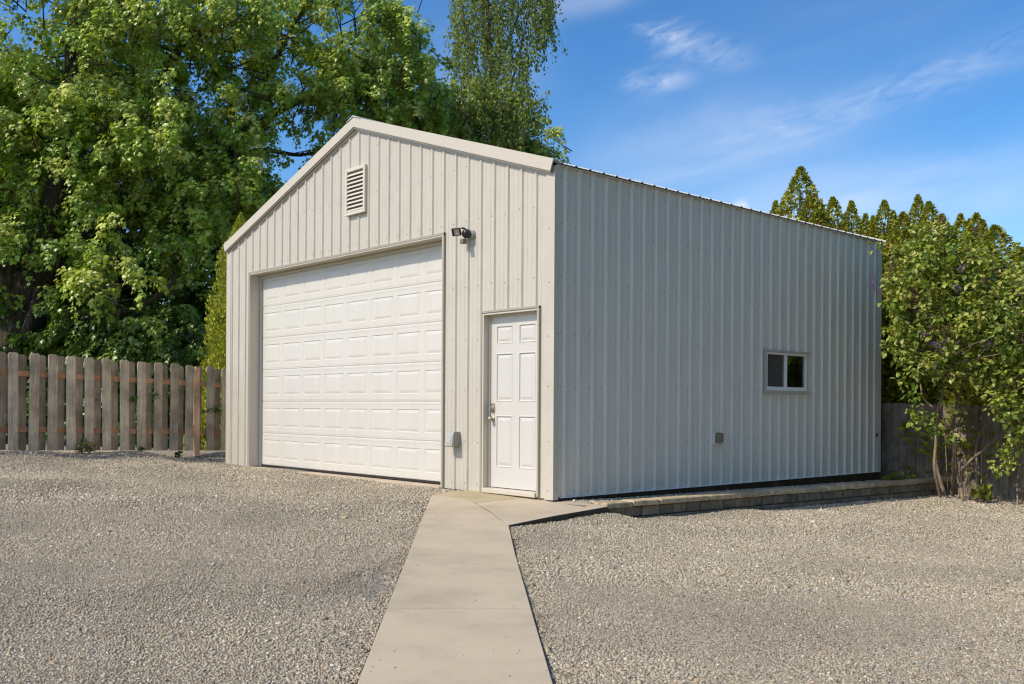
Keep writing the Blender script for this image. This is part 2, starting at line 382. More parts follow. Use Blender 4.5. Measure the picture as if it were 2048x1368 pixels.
def grid_sheet(name, xs, ys, zf, mat, skip=None):
    X, Y = np.meshgrid(xs, ys); Z = zf(X, Y)
    V = np.stack([X, Y, Z], -1).reshape(-1, 3); nx = len(xs)
    i, j = np.meshgrid(np.arange(len(xs) - 1), np.arange(len(ys) - 1)); a = (j * nx + i).ravel()
    T = np.stack([a, a + 1, a + 1 + nx, a + nx], 1)
    return np_mesh(name, V, T, mat, smooth=True)
def pathdist(x, y):
    x = np.asarray(x, float); y = np.asarray(y, float); d = np.full(x.shape, 1e9); n = len(PATH)
    for i in range(n):
        a, b_ = PATH[i][:2], PATH[(i + 1) % n][:2]; e = b_ - a; t = np.clip(((x - a[0]) * e[0] + (y - a[1]) * e[1]) / (e @ e + 1e-12), 0, 1)
        d = np.minimum(d, np.hypot(x - a[0] - t * e[0], y - a[1] - t * e[1]))
    return d
def inpoly(x, y, poly):
    r = np.zeros(x.shape, bool); n = len(poly)
    for i in range(n):
        x0, y0 = poly[i][:2]; x1, y1 = poly[(i + 1) % n][:2]
        c = ((y0 > y) != (y1 > y)) & (x < (x1 - x0) * (y - y0) / (y1 - y0 + 1e-12) + x0); r ^= c
    return r
PATH = [S(lx(1720), 1720), S(rx(1720), 1720), S(rx(1368), 1368), S(rx(1216), 1216), S(rx(1108), 1108), S(1018, 1050), S(1110, 1031.5), S(1216, 1013), S(1202, 1009.5), S(1106, 996.5), S(1075, 991.5), S(962, 977.5), S(932, 980), S(897, 983.5), S(862, 990.5), S(lx(1050), 1050)]
def ground(x, y):
    x = np.asarray(x, float); y = np.asarray(y, float)
    z = zt(x, y) + .010 * pnoise(x, y, .9) + .006 * pnoise(x, y, 2.7)
    zw = np.interp(depth_of(x, y), [0, 4.25, 9.26, 11.35, 11.75, 20], [-.267, -.196, -.112, -.030, -.012, -.012])
    d = pathdist(x, y); ins = inpoly(x, y, PATH)
    return np.where(ins, np.minimum(z, zw - .07), np.minimum(z, zw - .017 + np.maximum(d - .12, 0) * .35 + np.where(y > -.6, .3, 0)))
gx = np.arange(-13.5, 14.01, .12); gy = np.arange(-14, 8.6, .12)
yard = grid_sheet('gravel_yard', gx, gy, ground, M['gravel']); tag(yard, kind='structure')
bx = np.concatenate([[-900, -300, -120, -60, -40], np.arange(-30, 31, 1.0), [40, 60, 120, 300, 900]])
lawn = grid_sheet('lawn', bx, bx, lambda X, Y: np.where(np.hypot(X, Y) < 45, zt(X, Y), -.15) - np.where((X > -14) & (X < 14.5) & (Y > -16.5) & (Y < 9), .18, .0) - .03, M['lawn']); tag(lawn, kind='structure')

# concrete walk, in slabs cut by joints
JB = MB()
def slab(name, pts, mat, inset=.009):
    P3 = [np.array(p) for p in pts]; c = sum(P3) / len(P3); JB.prism([p + (c - p) / np.linalg.norm(c - p) * .0045 - np.array((0, 0, .2)) for p in P3], (0, 0, .1955))
    P3 = [p + (c - p) / np.linalg.norm(c - p) * inset for p in P3]
    mb = MB(); mb.prism([p - np.array((0, 0, .14)) for p in P3], (0, 0, .14))
    o = mb.build(name, mat, bevel=.004); tag(o, kind='structure'); return o
rows = [1050, 1108, 1216, 1392, 1720]
for a, b_ in zip(rows[:-1], rows[1:]):
    slab('concrete_path', [S(lx(b_), b_), S(rx(b_), b_), S(rx(a), a), S(lx(a), a)], M['concrete'])
ARC = [(862, 990.5), (884, 991.5), (905, 994.5), (928, 999.5), (950, 1006), (970, 1017), (990, 1030), (1006, 1042), (1018, 1050)]
slab('concrete_path', [S(lx(1050), 1050)] + [S(*q) for q in ARC[::-1]], M['concrete'])
slab('concrete_landing', [S(*q) for q in ((1075, 991.5), (962, 977.5), (932, 980), (897, 983.5))] + [S(*q) for q in ARC[:5]], M['concrete_old'])
slab('concrete_landing', [S(*q) for q in ((1202, 1009.5), (1106, 996.5), (1075, 991.5))] + [S(*q) for q in ARC[4:]] + [S(1110, 1031.5), S(1216, 1013)], M['concrete'])
tag(JB.build('joint_soil', M['soil']), kind='structure')
# inside floor / door sill slab of the building
mb = MB(); mb.box((-7.86, .02, -.3), (-.06, 7.36, -.012)); mb.box((-7.10, -.05, -.3), (-1.985, .018, -.004))
tag(mb.build('concrete_floor', M['concrete'], bevel=.006), kind='structure')

# ----------------------------------------------------------------- gravel stones (uncountable)
def xcap(y): return .585 + .415 * y / 7.3
CUBE = np.array([(x, y, z) for z in (-1, 1) for y in (-1, 1) for x in (-1, 1)], float)
CUBE_F = np.array([(0, 2, 3, 1), (4, 5, 7, 6), (0, 1, 5, 4), (1, 3, 7, 5), (3, 2, 6, 7), (2, 0, 4, 6)])
PAL = np.array([(.385, .335, .27), (.48, .42, .335), (.30, .262, .212), (.58, .515, .425), (.45, .355, .245), (.67, .62, .54), (.18, .155, .128), (.48, .30, .165), (.385, .35, .31)])
PAL = PAL.mean(0) * .06 + PAL * .94
PW = np.array([.28, .24, .14, .10, .10, .03, .04, .02, .05]); PW /= PW.sum()
def stones(name, x, y, z, size, shade=1.0):
    n = len(x); q = rng.normal(size=(n, 4)); q /= np.linalg.norm(q, axis=1, keepdims=True)
    w, a, b_, c = q.T
    Rm = np.stack([1 - 2 * (b_ * b_ + c * c), 2 * (a * b_ - c * w), 2 * (a * c + b_ * w), 2 * (a * b_ + c * w), 1 - 2 * (a * a + c * c), 2 * (b_ * c - a * w), 2 * (a * c - b_ * w), 2 * (b_ * c + a * w), 1 - 2 * (a * a + b_ * b_)], 1).reshape(n, 3, 3)
    loc = CUBE[None] * rng.uniform(.55, 1.1, (n, 8, 3)) * rng.uniform(.55, 1.0, (n, 1, 3)) * (size / 2)[:, None, None]
    V = np.einsum('nij,nkj->nki', Rm, loc); V[:, :, 2] *= .8
    V += np.stack([x, y, z], 1)[:, None, :]
    T = (CUBE_F[None] + (np.arange(n) * 8)[:, None, None]).reshape(-1, 4)
    c_ = PAL[rng.choice(len(PAL), n, p=PW)] * np.array((1.0, .985, .89)) * rng.uniform(.82, 1.17, (n, 1)) * shade
    o = np_mesh(name, V.reshape(-1, 3), T, M['stone'], tint=np.repeat(c_, 8, 0)); return tag(o, kind='stuff')
X_, Y_, S_ = [], [], []
for d0, d1, dens, s0 in ((2.8, 6.5, 10500, .0087), (6.5, 9.5, 6200, .0112), (9.5, 13, 3300, .0142), (13, 17.5, 1800, .0178)):
    area = .72 * (d1 * d1 - d0 * d0); n = int(area * dens)
    t = np.sqrt(rng.uniform(d0 * d0, d1 * d1, n)); r_ = rng.uniform(-.72, .72, n) * t
    X_.append(CAM[0] + R2[0] * r_ + F2[0] * t); Y_.append(CAM[1] + R2[1] * r_ + F2[1] * t); S_.append(s0 * rng.lognormal(0, .32, n))
X_ = np.concatenate(X_); Y_ = np.concatenate(Y_); S_ = np.concatenate(S_)
keep = ~inpoly(X_, Y_, PATH) & ~((X_ < .05) & (X_ > -7.92) & (Y_ > -.02)) & ~((X_ >= 0) & (Y_ > .1) & (X_ < xcap(Y_) + .02) & (Y_ < 7.4)) & (Y_ < 7.85)
X_, Y_, S_ = X_[keep], Y_[keep], S_[keep]
zi = ground(X_, Y_)
cl = np.array([mnoise.noise(Vector((a * .55, b * .9, 9.3))) + .6 * mnoise.noise(Vector((a * 1.7, b * 2.1, 5.3))) for a, b in zip(X_, Y_)])
# patches where finer, dirtier gravel shows and patches of clean coarse stones
sh = (1 + .08 * np.clip(cl * 1.4, -1, 1))[:, None]
S_ *= 1 + .18 * np.clip(cl * 1.5, -1, 1)
stones('gravel_stones', X_, Y_, zi + S_ * .09, S_, sh)
n = 50; t = rng.uniform(4, 11, n); e_ = rng.beta(.5, .5, n); xs_, ys2, zs_2 = [], [], []
for a, b_ in zip(t, e_):
    yrow = rng.uniform(1010, 1420); q = S(lx(yrow) + (rx(max(yrow, 1050)) - lx(yrow)) * (.02 + .96 * b_), yrow); xs_.append(q[0]); ys2.append(q[1]); zs_2.append(q[2] + .002)
stones('gravel_stones', np.array(xs_), np.array(ys2), np.array(zs_2), .007 * rng.lognormal(0, .3, n))
# raised strip beside the wall
ys = np.linspace(-.02, 7.42, 50)
def zstrip(x, y): return -.052 - .012 * np.asarray(y) - .02 * np.clip(np.asarray(y), 0, 1)
mb = MB()
for a, b_ in zip(ys[:-1], ys[1:]):
    sx0 = max(0, 0); mb.poly([(-.02, a, zstrip(0, a)), (xcap(a) - .1, a, zstrip(0, a) - .005), (xcap(b_) - .1, b_, zstrip(0, b_) - .005), (-.02, b_, zstrip(0, b_))])
tag(mb.build('gravel_strip', M['gravel'], fix=False), kind='structure')
n = 17000; yy = rng.uniform(.0, 7.4, n); xx = rng.uniform(0, 1, n) * (xcap(yy) - .14) + .0
k2 = ~inpoly(xx, yy, PATH); xx, yy = xx[k2], yy[k2]
stones('gravel_stones', xx, yy, zstrip(xx, yy) + .006 + .01 * rng.random(len(xx)), .02 * rng.lognormal(0, .3, len(xx)))

# ----------------------------------------------------------------- the metal garage
W0, D0 = 7.92, 7.43
bld = empty('metal_garage', (0, 0, 0), 'beige ribbed steel garage with white sectional door and low gabled roof', 'garage')
def ztop_front(x): return 3.70 + .33 * (W0 / 2 - abs(x + W0 / 2))
def profile(u0, u1, ribs, rib_h=.019, extra=()):
    """list of (u, outward offset) for a ribbed steel panel"""
    pts = {round(u0, 4): 0, round(u1, 4): 0}
    rs = sorted(ribs); pitch = rs[1] - rs[0]
    for r in rs:
        for du, h in ((-.027, 0), (-.0125, rib_h), (.0125, rib_h), (.027, 0)):
            if u0 < r + du < u1: pts[round(r + du, 4)] = h
        for k in (1 / 3, 2 / 3):
            c = r + pitch * k
            for du, h in ((-.013, 0), (-.008, .003), (.008, .003), (.013, 0)):
                if u0 < c + du < u1: pts[round(c + du, 4)] = h
    us = sorted(pts); hs = [pts[u] for u in us]
    for e in extra:
        if u0 < e < u1 and round(e, 4) not in pts: pts[round(e, 4)] = float(np.interp(e, us, hs))
    return sorted(pts.items())
def ribbed(mb, prof, z0, ztop, openings, mapf):
    for (ua, ha), (ub, hb) in zip(prof[:-1], prof[1:]):
        mid = (ua + ub) / 2; segs = [(z0, None)]
        for (o0, o1, oz0, oz1) in openings:
            if o0 - 1e-6 < mid < o1 + 1e-6:
                segs = [(z0, oz0), (oz1, None)] if oz0 > z0 else [(oz1, None)]
        for a, b_ in segs:
            za = zb = b_
            if b_ is None: za, zb = ztop(ua), ztop(ub)
            mb.poly([mapf(ua, ha, a), mapf(ub, hb, a), mapf(ub, hb, zb), mapf(ua, ha, za)])
def screw(mb, c, nrm, mi=1, r=.0055):
    c = Vector(c); n_ = Vector(nrm)
    a = n_.cross(Vector((0, 0, 1))); k = len(mb.v)
    for j in range(6): t = j * PI / 3; mb.v.append(tuple(c + a * r * math.cos(t) + Vector((0, 0, 1)) * r * math.sin(t) + n_ * .006))
    mb.v.append(tuple(c + n_ * .008))
    for j in range(6): mb.f.append([k + j, k + (j + 1) % 6, k + 6]); mb.m.append(mi)
    for j in range(6):
        mb.v.append(tuple(Vector(mb.v[k + j]) - n_ * .006))
    for j in range(6): mb.f.append([k + 7 + j, k + 7 + (j + 1) % 6, k + (j + 1) % 6, k + j]); mb.m.append(mi)
GO = (-7.10, -1.985, -1, 3.155)       # garage opening
DO = (-1.195, -.235, -1, 2.125)       # entry door opening
fr = [-7.761 + .241 * i for i in range(32)]
prof = profile(-W0 + .13, -.10, fr, extra=(GO[0], GO[1], DO[0], DO[1]))
mb = MB(); ribbed(mb, prof, -.02, lambda u: ztop_front(u), [GO, DO], lambda u, h, z: (u, -h, z))
for r in fr:
    for z in (.06, .58, 1.2, 1.82, 2.47, 3.28, 3.95, 4.6):
        u = r - .05 + random.uniform(-.004, .004)
        if z > ztop_front(u) - .2 or (GO[0] - .05 < u < GO[1] + .05 and z < GO[3] + .05) or (DO[0] - .05 < u < DO[1] + .05 and z < DO[3] + .05): continue
        if -4.24 < u < -3.6 and z > 3.6: continue
        screw(mb, (u, 0, z + random.uniform(-.012, .012)), (0, -1, 0))
mb.build('front_wall', [M['siding'], M['screw']], bld, fix=False)
sr = [.155 + .2286 * i for i in range(32)]
WO = (4.14, 5.215, 1.262, 1.80)
prof = profile(.05, D0 - .09, [r for r in sr if r < D0 - .1], .034, extra=(WO[0], WO[1]))
mb = MB(); ribbed(mb, prof, -.005, lambda u: 3.70, [WO], lambda u, h, z: (h, u, z))
for r in sr:
    for z in (.06, .59, 1.235, 1.84, 2.45, 3.05, 3.58):
        u = r - .05 + random.uniform(-.004, .004)
        if WO[0] - .08 < u < WO[1] + .08 and WO[2] - .1 < z < WO[3] + .1 or u > D0 - .1: continue
        screw(mb, (0, u, z + random.uniform(-.012, .012)), (1, 0, 0))
mb.build('side_wall', [M['side_siding'], M['screw']], bld, fix=False)
# hidden walls (left and back)
prof = profile(.05, D0 - .05, sr[:-1]); mb = MB(); ribbed(mb, prof, -.02, lambda u: 3.70, [], lambda u, h, z: (-W0 - h, u, z))
mb.build('side_wall', M['side_siding'], bld, fix=False)
prof = profile(-W0 + .05, -.05, fr); mb = MB(); ribbed(mb, prof, -.02, ztop_front, [], lambda u, h, z: (u, D0 + h, z))
mb.build('back_wall', M['siding'], bld, fix=False)
# inner lining, gives the walls their thickness
mb = MB(); gz = 3.66
for (x0, x1, zz) in ((-W0 + .02, GO[0] - .0, None), (GO[1] + .0, DO[0], None), (DO[1], -.02, None)):
    mb.box((x0, .10, -.01), (x1, .13, gz))
mb.box((GO[0], .232, 3.17), (GO[1], .25, gz)); mb.box((DO[0], .15, 2.15), (DO[1], .17, gz))
mb.box((-.12, .14, -.01), (-.10, WO[0] - .05, gz)); mb.box((-.12, WO[1] + .05, -.01), (-.10, D0 - .05, gz))
mb.box((-.12, WO[0] - .05, -.01), (-.10, WO[1] + .05, WO[2] - .03)); mb.box((-.12, WO[0] - .05, WO[3] + .03), (-.10, WO[1] + .05, gz))
mb.box((-W0 + .05, .15, gz + .005), (-.05, D0 - .05, gz + .03))
mb.build('inner_lining', M['dark'], bld)
# corner trims
mb = MB(); mb.poly([(-.115, -.021, -.03), (.0215, -.021, -.03), (.0215, -.021, 3.69), (-.115, -.021, 3.69)])
mb.poly([(.0215, -.021, -.03), (.0215, .06, -.03), (.0215, .06, 3.70), (.0215, -.021, 3.69)])
mb.poly([(-.115, -.021, -.03), (-.115, .0, -.03), (-.115, .0, 3.69), (-.115, -.021, 3.69)]); mb.poly([(.0215, .06, -.03), (.0, .06, -.03), (.0, .06, 3.70), (.0215, .06, 3.70)])
for z in (.07, .62, 1.24, 1.8, 2.4, 3.0): screw(mb, (-.06, -.021, z), (0, -1, 0)); screw(mb, (.0215, .035, z + .02), (1, 0, 0))
mb.build('corner_trim', [M['siding'], M['screw']], bld, fix=False)
mb = MB(); mb.box((-W0 - .022, -.021, -.03), (-W0 + .0, .11, 3.66)); mb.box((-W0 + .002, -.021, -.03), (-W0 + .135, -.001, 3.66)); mb.build('corner_trim', M['siding'], bld)
mb = MB(); mb.box((-.0, D0 - .1, -.005), (.0215, D0 + .02, 3.70)); mb.build('corner_trim', M['side_siding'], bld)
mb = MB(); mb.box((.0225, D0 - .075, .005), (.025, D0 + .018, .42)); tag(mb.build('corner_patch', M['patch'], bld), 'whitish bare patch low on the rear corner')
mb = MB(); mb.tube([(.024, D0 - .12, .585), (.034, D0 - .12, .585)], [.035, .025], 10); tag(mb.build('rust_spot', M['rust'], bld), 'rusty round fixing near the rear corner')
# roof: ribbed sheets on both slopes
def roofz(x): return 3.735 + .33 * (W0 / 2 - abs(x + W0 / 2))
YF, YB = -.055, D0 + .11
for sgn in (1, -1):
    rp = profile(YF, YB, [.06 + .2286 * i for i in range(33)], .0145)
    xe = .055 if sgn > 0 else -W0 - .055; xr = -W0 / 2
    mb = MB()
    for (ua, ha), (ub, hb) in zip(rp[:-1], rp[1:]):
        mb.poly([(xe, ua, roofz(xe) + ha), (xe, ub, roofz(xe) + hb), (xr, ub, roofz(xr) + hb), (xr, ua, roofz(xr) + ha)])
        mb.poly([(xe, ua, roofz(xe) + ha - .006), (xe, ub, roofz(xe) + hb - .006), (xr, ub, roofz(xr) + hb - .006), (xr, ua, roofz(xr) + ha - .006)])
        mb.poly([(xe, ua, roofz(xe) + ha - .006), (xe, ub, roofz(xe) + hb - .006), (xe, ub, roofz(xe) + hb), (xe, ua, roofz(xe) + ha)])
    mb.build('roof', M['roof'], bld, fix=False)
    xi = .022 if sgn > 0 else -W0 - .022   # eave flashing under the sheet
    mb = MB(); mb.prism([(xi, YF + .06, 3.692), (xi + sgn * .022, YF + .06, 3.700), (xi + sgn * .022, YF + .06, 3.706), (xi - sgn * .02, YF + .06, 3.712), (xi - sgn * .02, YF + .06, 3.692)], (0, YB - YF - .08, 0))
    mb.build('eave_flashing', M['roof'], bld)
    # rake trim: fascia with a drip lip and a channel under it
    for y0, y1, nm in ((-.072, -.056, 'front'), (D0 + .112, D0 + .128, 'back')):
        mb = MB(); xt = .045 if sgn > 0 else -W0 - .045
        zt_, zr_ = roofz(xt) + .03, roofz(xr) + .03
        pts = [(xr, zr_), (xt, zt_), (xt - sgn * .05, zt_ - .125), (xr, zr_ - .138)]
        mb.prism([(a, y0, z) for a, z in pts], (0, y1 - y0, 0))
        if nm == 'front':
            pts = [(xr, zr_ - .140), (xt - sgn * .052, zt_ - .123), (xt - sgn * .060, zt_ - .140), (xr, zr_ - .158)]
            mb.prism([(a, -.060, z) for a, z in pts], (0, .035, 0), 1)
            pts = [(xr, zr_ - .150), (xt - sgn * .07, zt_ - .130), (xt - sgn * .07, zt_ - .165), (xr, zr_ - .188)]
            mb.prism([(a, -.024, z) for a, z in pts], (0, .03, 0), 0)
            top = [(xr, zr_ + .001), (xt, zt_ + .001), (xt, zt_ + .004), (xr, zr_ + .004)]
            mb.prism([(a, y1 - .002, z) for a, z in top], (0, .09, 0), 0)
        mb.build('rake_trim', [M['trim'], M['channel']], bld)
mb = MB()
for sgn in (1, -1):
    xr = -W0 / 2; xo = xr + sgn * .17; mb.prism([(xr, -.085, roofz(xr) + .034), (xo, -.085, roofz(xo) + .034), (xo, -.085, roofz(xo) + .042), (xr, -.085, roofz(xr) + .052)], (0, D0 + .21, 0))
mb.build('ridge_cap', M['roof'], bld)
# skirt board below the side wall
mb = MB(); mb.box((-.04, .05, -.25), (.004, D0, -.007)); mb.build('skirt_board', M['treated'], bld)
mb = MB(); mb.box((.0, .1, -.012), (.028, D0, -.004)); mb.build('base_flashing', M['vinyl'], bld)

# garage door, jambs and sections
mb = MB(); RD = .19
mb.box((GO[0] - .03, -.024, -.02), (GO[0] + .004, RD + .02, GO[3] + .03)); mb.box((GO[1] - .004, -.026, -.02), (GO[1] + .03, RD + .02, GO[3] + .03))
mb.box((GO[0] + .0045, -.025, GO[3] - .004), (GO[1] - .0045, RD + .02, GO[3] + .03))
mb.build('door_jamb', M['trim'], bld)
mb = MB(); mb.box((GO[0] - .038, -.030, -.02), (GO[0] - .012, -.0005, GO[3] + .04), 0); mb.box((GO[1] + .012, -.030, -.02), (GO[1] + .038, -.0005, GO[3] + .04), 0)
mb.box((GO[0] - .038, -.031, GO[3] + .014), (GO[1] + .038, -.001, GO[3] + .042), 0)
mb.build('opening_channel', M['channel'], bld)
mb = MB(); mb.box((GO[0] + .005, RD - .035, -.005), (GO[0] + .05, RD - .005, GO[3] - .006)); mb.box((GO[1] - .05, RD - .035, -.005), (GO[1] - .005, RD - .005, GO[3] - .006))
mb.box((GO[0] + .051, RD - .034, GO[3] - .055), (GO[1] - .051, RD - .006, GO[3] - .006)); mb.build('weather_stop', M['siding'], bld)
def rpanel(mb, u0, u1, z0, z1, mapf, steps, mi=0):
    """embossed panel: nested rectangles; steps = [(inset, depth), ...]"""
    prev = None
    for st in steps:
        ins, dp = st[0], st[-1]; iu = st[1] if len(st) == 3 else ins
        r = [(u0 + iu, z0 + ins), (u1 - iu, z0 + ins), (u1 - iu, z1 - ins), (u0 + iu, z1 - ins)]
        cur = [mapf(u, dp, z) for u, z in r]
        if prev:
            for i in range(4): j = (i + 1) % 4; mb.poly([prev[i], prev[j], cur[j], cur[i]], mi)
        prev = cur
    mb.poly(prev, mi)
def plate(mb, us, zsv, holes, mapf, mi=0):
    """flat plate cut on a grid, cells listed in holes are left out"""
    for i in range(len(us) - 1):
        for j in range(len(zsv) - 1):
            if (i, j) in holes: continue
            mb.poly([mapf(us[i], 0, zsv[j]), mapf(us[i + 1], 0, zsv[j]), mapf(us[i + 1], 0, zsv[j + 1]), mapf(us[i], 0, zsv[j + 1])], mi)
dx0, dx1, dz0, dz1 = GO[0] + .03, GO[1] - .03, .03, 3.15
gmap = lambda u, d, z: (u, RD + d, z)
door_root = None
nsec = 6; sh_ = (dz1 - dz0) / nsec; pw = (dx1 - dx0 - .06) / 8
for s in range(nsec):
    z0 = dz0 + s * sh_ + .001; z1 = dz0 + (s + 1) * sh_ - .001
    us = [dx0]; cells = set()
    for k in range(8):
        a = dx0 + .03 + k * pw; us += [a + .045, a + pw - .045]; cells.add((2 * k + 1, 3))
    us.append(dx1)
    zz = [z0 + .012, z0 + .030, z0 + .036, z0 + .105, z1 - .105, z1 - .036, z1 - .030, z1 - .012]
    cells = {(c[0], 3) for c in cells}
    mb = MB(); plate(mb, us, zz, cells, gmap)
    for k in range(8):
        a = dx0 + .03 + k * pw; rpanel(mb, a + .045, a + pw - .045, zz[3], zz[4], gmap, [(0, 0, 0), (.006, .022, .007), (.010, .028, .007), (.046, .075, .0005), (.050, .080, .0)])
    # bead lines and rolled edges of the section
    for (za, zb, d0, d1) in ((z0, z0 + .012, .0045, 0), (z1 - .012, z1, 0, .0045)):
        mb.poly([gmap(dx0, d0, za), gmap(dx1, d0, za), gmap(dx1, d1, zb), gmap(dx0, d1, zb)])
    for za in (z0 + .033, z1 - .033):
        mb.box((dx0, RD - .002, za - .003), (dx1, RD - .0003, za + .003))
    mb.poly([gmap(dx0, .0045, z0), gmap(dx1, .0045, z0), gmap(dx1, .04, z0), gmap(dx0, .04, z0)]); mb.poly([gmap(dx0, .0045, z1), gmap(dx1, .0045, z1), gmap(dx1, .04, z1), gmap(dx0, .04, z1)])
    mb.poly([gmap(dx0, .04, z0 - .0009), gmap(dx1, .04, z0 - .0009), gmap(dx1, .04, z1 + .0009), gmap(dx0, .04, z1 + .0009)])
    o = mb.build('door_section' if s else 'garage_door', M['white'], bld, fix=False)
    if s == 0:
        door_root = o
    else: o.parent = door_root
mb = MB(); mb.box((dx0, RD + .004, .0), (dx1, RD + .03, .031)); mb.build('bottom_seal', M['rubber'], door_root)

# entry door
DD = .075
mb = MB(); mb.box((DO[0] - .006, -.024, -.01), (DO[0] + .022, DD + .06, DO[3])); mb.box((DO[1] - .012, -.024, -.01), (DO[1] + .006, DD + .06, DO[3])); mb.box((DO[0] + .0225, -.0235, DO[3] - .022), (DO[1] - .0125, DD + .06, DO[3] + .0))
mb.build('door_jamb', M['trim'], bld)
mb = MB(); mb.box((DO[0] - .03, -.032, -.01), (DO[0] - .004, -.0005, DO[3] + .025)); mb.box((DO[1] + .004, -.032, -.01), (DO[1] + .026, -.0005, DO[3] + .025)); mb.box((DO[0] - .03, -.033, DO[3] + .003), (DO[1] + .026, -.001, DO[3] + .027))
mb.build('opening_channel', M['channel'], bld)
ex0, ex1, ez0, ez1 = DO[0] + .03, DO[1] - .016, .045, DO[3] - .026
mb = MB(); mb.box((DO[0] + .0225, DD - .022, .04), (ex0 + .018, DD - .001, ez1)); mb.box((ex1 - .006, DD - .022, .04), (DO[1] - .0125, DD - .001, ez1)); mb.box((ex0 + .0185, DD - .021, ez1 - .02), (ex1 - .0065, DD - .002, ez1 + .003)); mb.build('door_stop', M['siding'], bld)
mb = MB(); mb.box((DO[0] + .0225, -.05, -.02), (DO[1] - .0125, DD + .05, .036)); mb.build('threshold', M['trim'], bld, bevel=.008)
emap = lambda u, d, z: (u, DD + d, z)
we = ex1 - ex0; c0 = ex0 + .115; c1 = ex0 + we / 2 - .055; c2 = ex0 + we / 2 + .055; c3 = ex1 - .115
us = [ex0, c0, c1, c2, c3, ex1]; he = ez1 - ez0
zz = [ez0, ez0 + .24, ez0 + .86, ez0 + 1.02, ez0 + 1.60, ez0 + 1.71, ez0 + 1.93, ez1]
mb = MB(); holes = {(i, j) for i in (1, 3) for j in (1, 3, 5)}; plate(mb, us, zz, holes, emap)
for i in (1, 3):
    for j in (1, 3, 5): rpanel(mb, us[i], us[i + 1], zz[j], zz[j + 1], emap, [(0, 0), (.005, -.004), (.012, -.004), (.018, .008), (.026, .009), (.058, .001), (.063, .001)])
mb.box((ex0, DD + .03, ez0), (ex1, DD + .044, ez1)); mb.poly([emap(ex0, 0, ez0), emap(ex1, 0, ez0), emap(ex1, .03, ez0), emap(ex0, .03, ez0)])
ed = mb.build('entry_door', M['door_white'], bld, fix=False)
kx = ex0 + .062
mb = MB(); z_ = .99
mb.prism([(kx - .033, DD - .012, z_ - .05), (kx + .033, DD - .012, z_ - .05), (kx + .033, DD - .012, z_ + .035), (kx + .018, DD - .012, z_ + .06), (kx - .018, DD - .012, z_ + .06), (kx - .033, DD - .012, z_ + .035)], (0, .012, 0))
mb.tube([(kx, DD - .012, z_ - .005), (kx, DD - .035, z_ - .005)], [.027, .024], 16); mb.box((kx - .006, DD - .06, z_ - .022), (kx + .006, DD - .034, z_ + .012))
mb.build('deadbolt', M['nickel'], ed, bevel=.002)
mb = MB(); z_ = .862
mb.tube([(kx, DD - .001, z_), (kx, DD - .009, z_), (kx, DD - .013, z_)], [.034, .032, .02], 18)
mb.tube([(kx, DD - .012, z_), (kx, DD - .035, z_), (kx, DD - .045, z_), (kx, DD - .058, z_), (kx, DD - .068, z_), (kx, DD - .073, z_)], [.012, .012, .023, .029, .025, .015], 18)
mb.build('door_knob', M['nickel'], ed, smooth=True)

# gable vent with louvres
vx0, vx1, vz0, vz1 = -4.185, -3.685, 3.705, 4.365
mb = MB(); f_ = .045
mb.box((vx0, -.062, vz0), (vx0 + f_, -.001, vz1)); mb.box((vx1 - f_, -.062, vz0), (vx1, -.001, vz1)); mb.box((vx0 + f_, -.0615, vz0), (vx1 - f_, -.0015, vz0 + f_)); mb.box((vx0 + f_, -.0615, vz1 - f_), (vx1 - f_, -.0015, vz1))
gv = mb.build('gable_vent', M['vent'], bld, bevel=.004)
mb = MB(); mb.box((vx0 + f_, -.024, vz0 + f_), (vx1 - f_, -.021, vz1 - f_)); mb.build('vent_backing', M['brown_box'], gv)
for k in range(10):
    z = vz0 + f_ + .008 + k * .0555; mb = MB(); mb.prism([(vx0 + f_ - .002, -.060, z - .004), (vx0 + f_ - .002, -.025, z + .034), (vx0 + f_ - .002, -.025, z + .040), (vx0 + f_ - .002, -.060, z + .008)], (vx1 - vx0 - 2 * f_ + .004, 0, 0)); mb.build('louvre', M['vent'], gv)

# sliding window in the side wall
wy0, wy1, wz0, wz1 = WO
mb = MB(); T_ = .05
mb.box((-.06, wy0 - T_, wz0 - T_), (.034, wy0 + .006, wz1 + T_ * .6)); mb.box((-.06, wy0 + .0065, wz1 - .004), (.040, wy1 + T_, wz1 + T_ * .6)); mb.box((-.06, wy0 + .0065, wz0 - T_), (.036, wy1 + T_, wz0 - .004)); mb.box((-.06, wy1 + .004, wz0 - .0035), (.022, wy1 + T_ * .5, wz1 - .0045))
mb.build('window_trim', M['window_trim'], bld)
mb = MB(); q = .032
mb.box((-.05, wy0 + .0066, wz0 + .018), (.030, wy0 + q, wz1 - .0046)); mb.box((-.05, wy1 - q + .004, wz0 + .018), (.018, wy1 + .0035, wz1 - .0046)); mb.box((-.05, wy0 + q, wz1 - q), (.028, wy1 - q + .004, wz1 - .0047)); mb.box((-.05, wy0 + q, wz0 + .018), (.028, wy1 - q + .004, wz0 + .018 + q))
ym = (wy0 + wy1) / 2 - .02; mb.box((-.04, ym - .02, wz0 + .05), (.024, ym + .022, wz1 - q - .0005))
wn = mb.build('window', M['vinyl'], bld, bevel=.003)
mb = MB(); mb.box((-.05, wy0 + .007, wz0 - .003), (.033, wy1 - .01, wz0 + .017)); mb.build('sill', M['vinyl'], wn, bevel=.003)
mb = MB(); mb.box((-.034, wy0 + q, wz0 + .05), (-.028, ym - .02, wz1 - q)); mb.build('pane', M['glass'], wn)
mb = MB(); mb.box((-.020, ym + .022, wz0 + .05), (-.014, wy1 - q, wz1 - q)); mb.build('pane', M['glass'], wn)
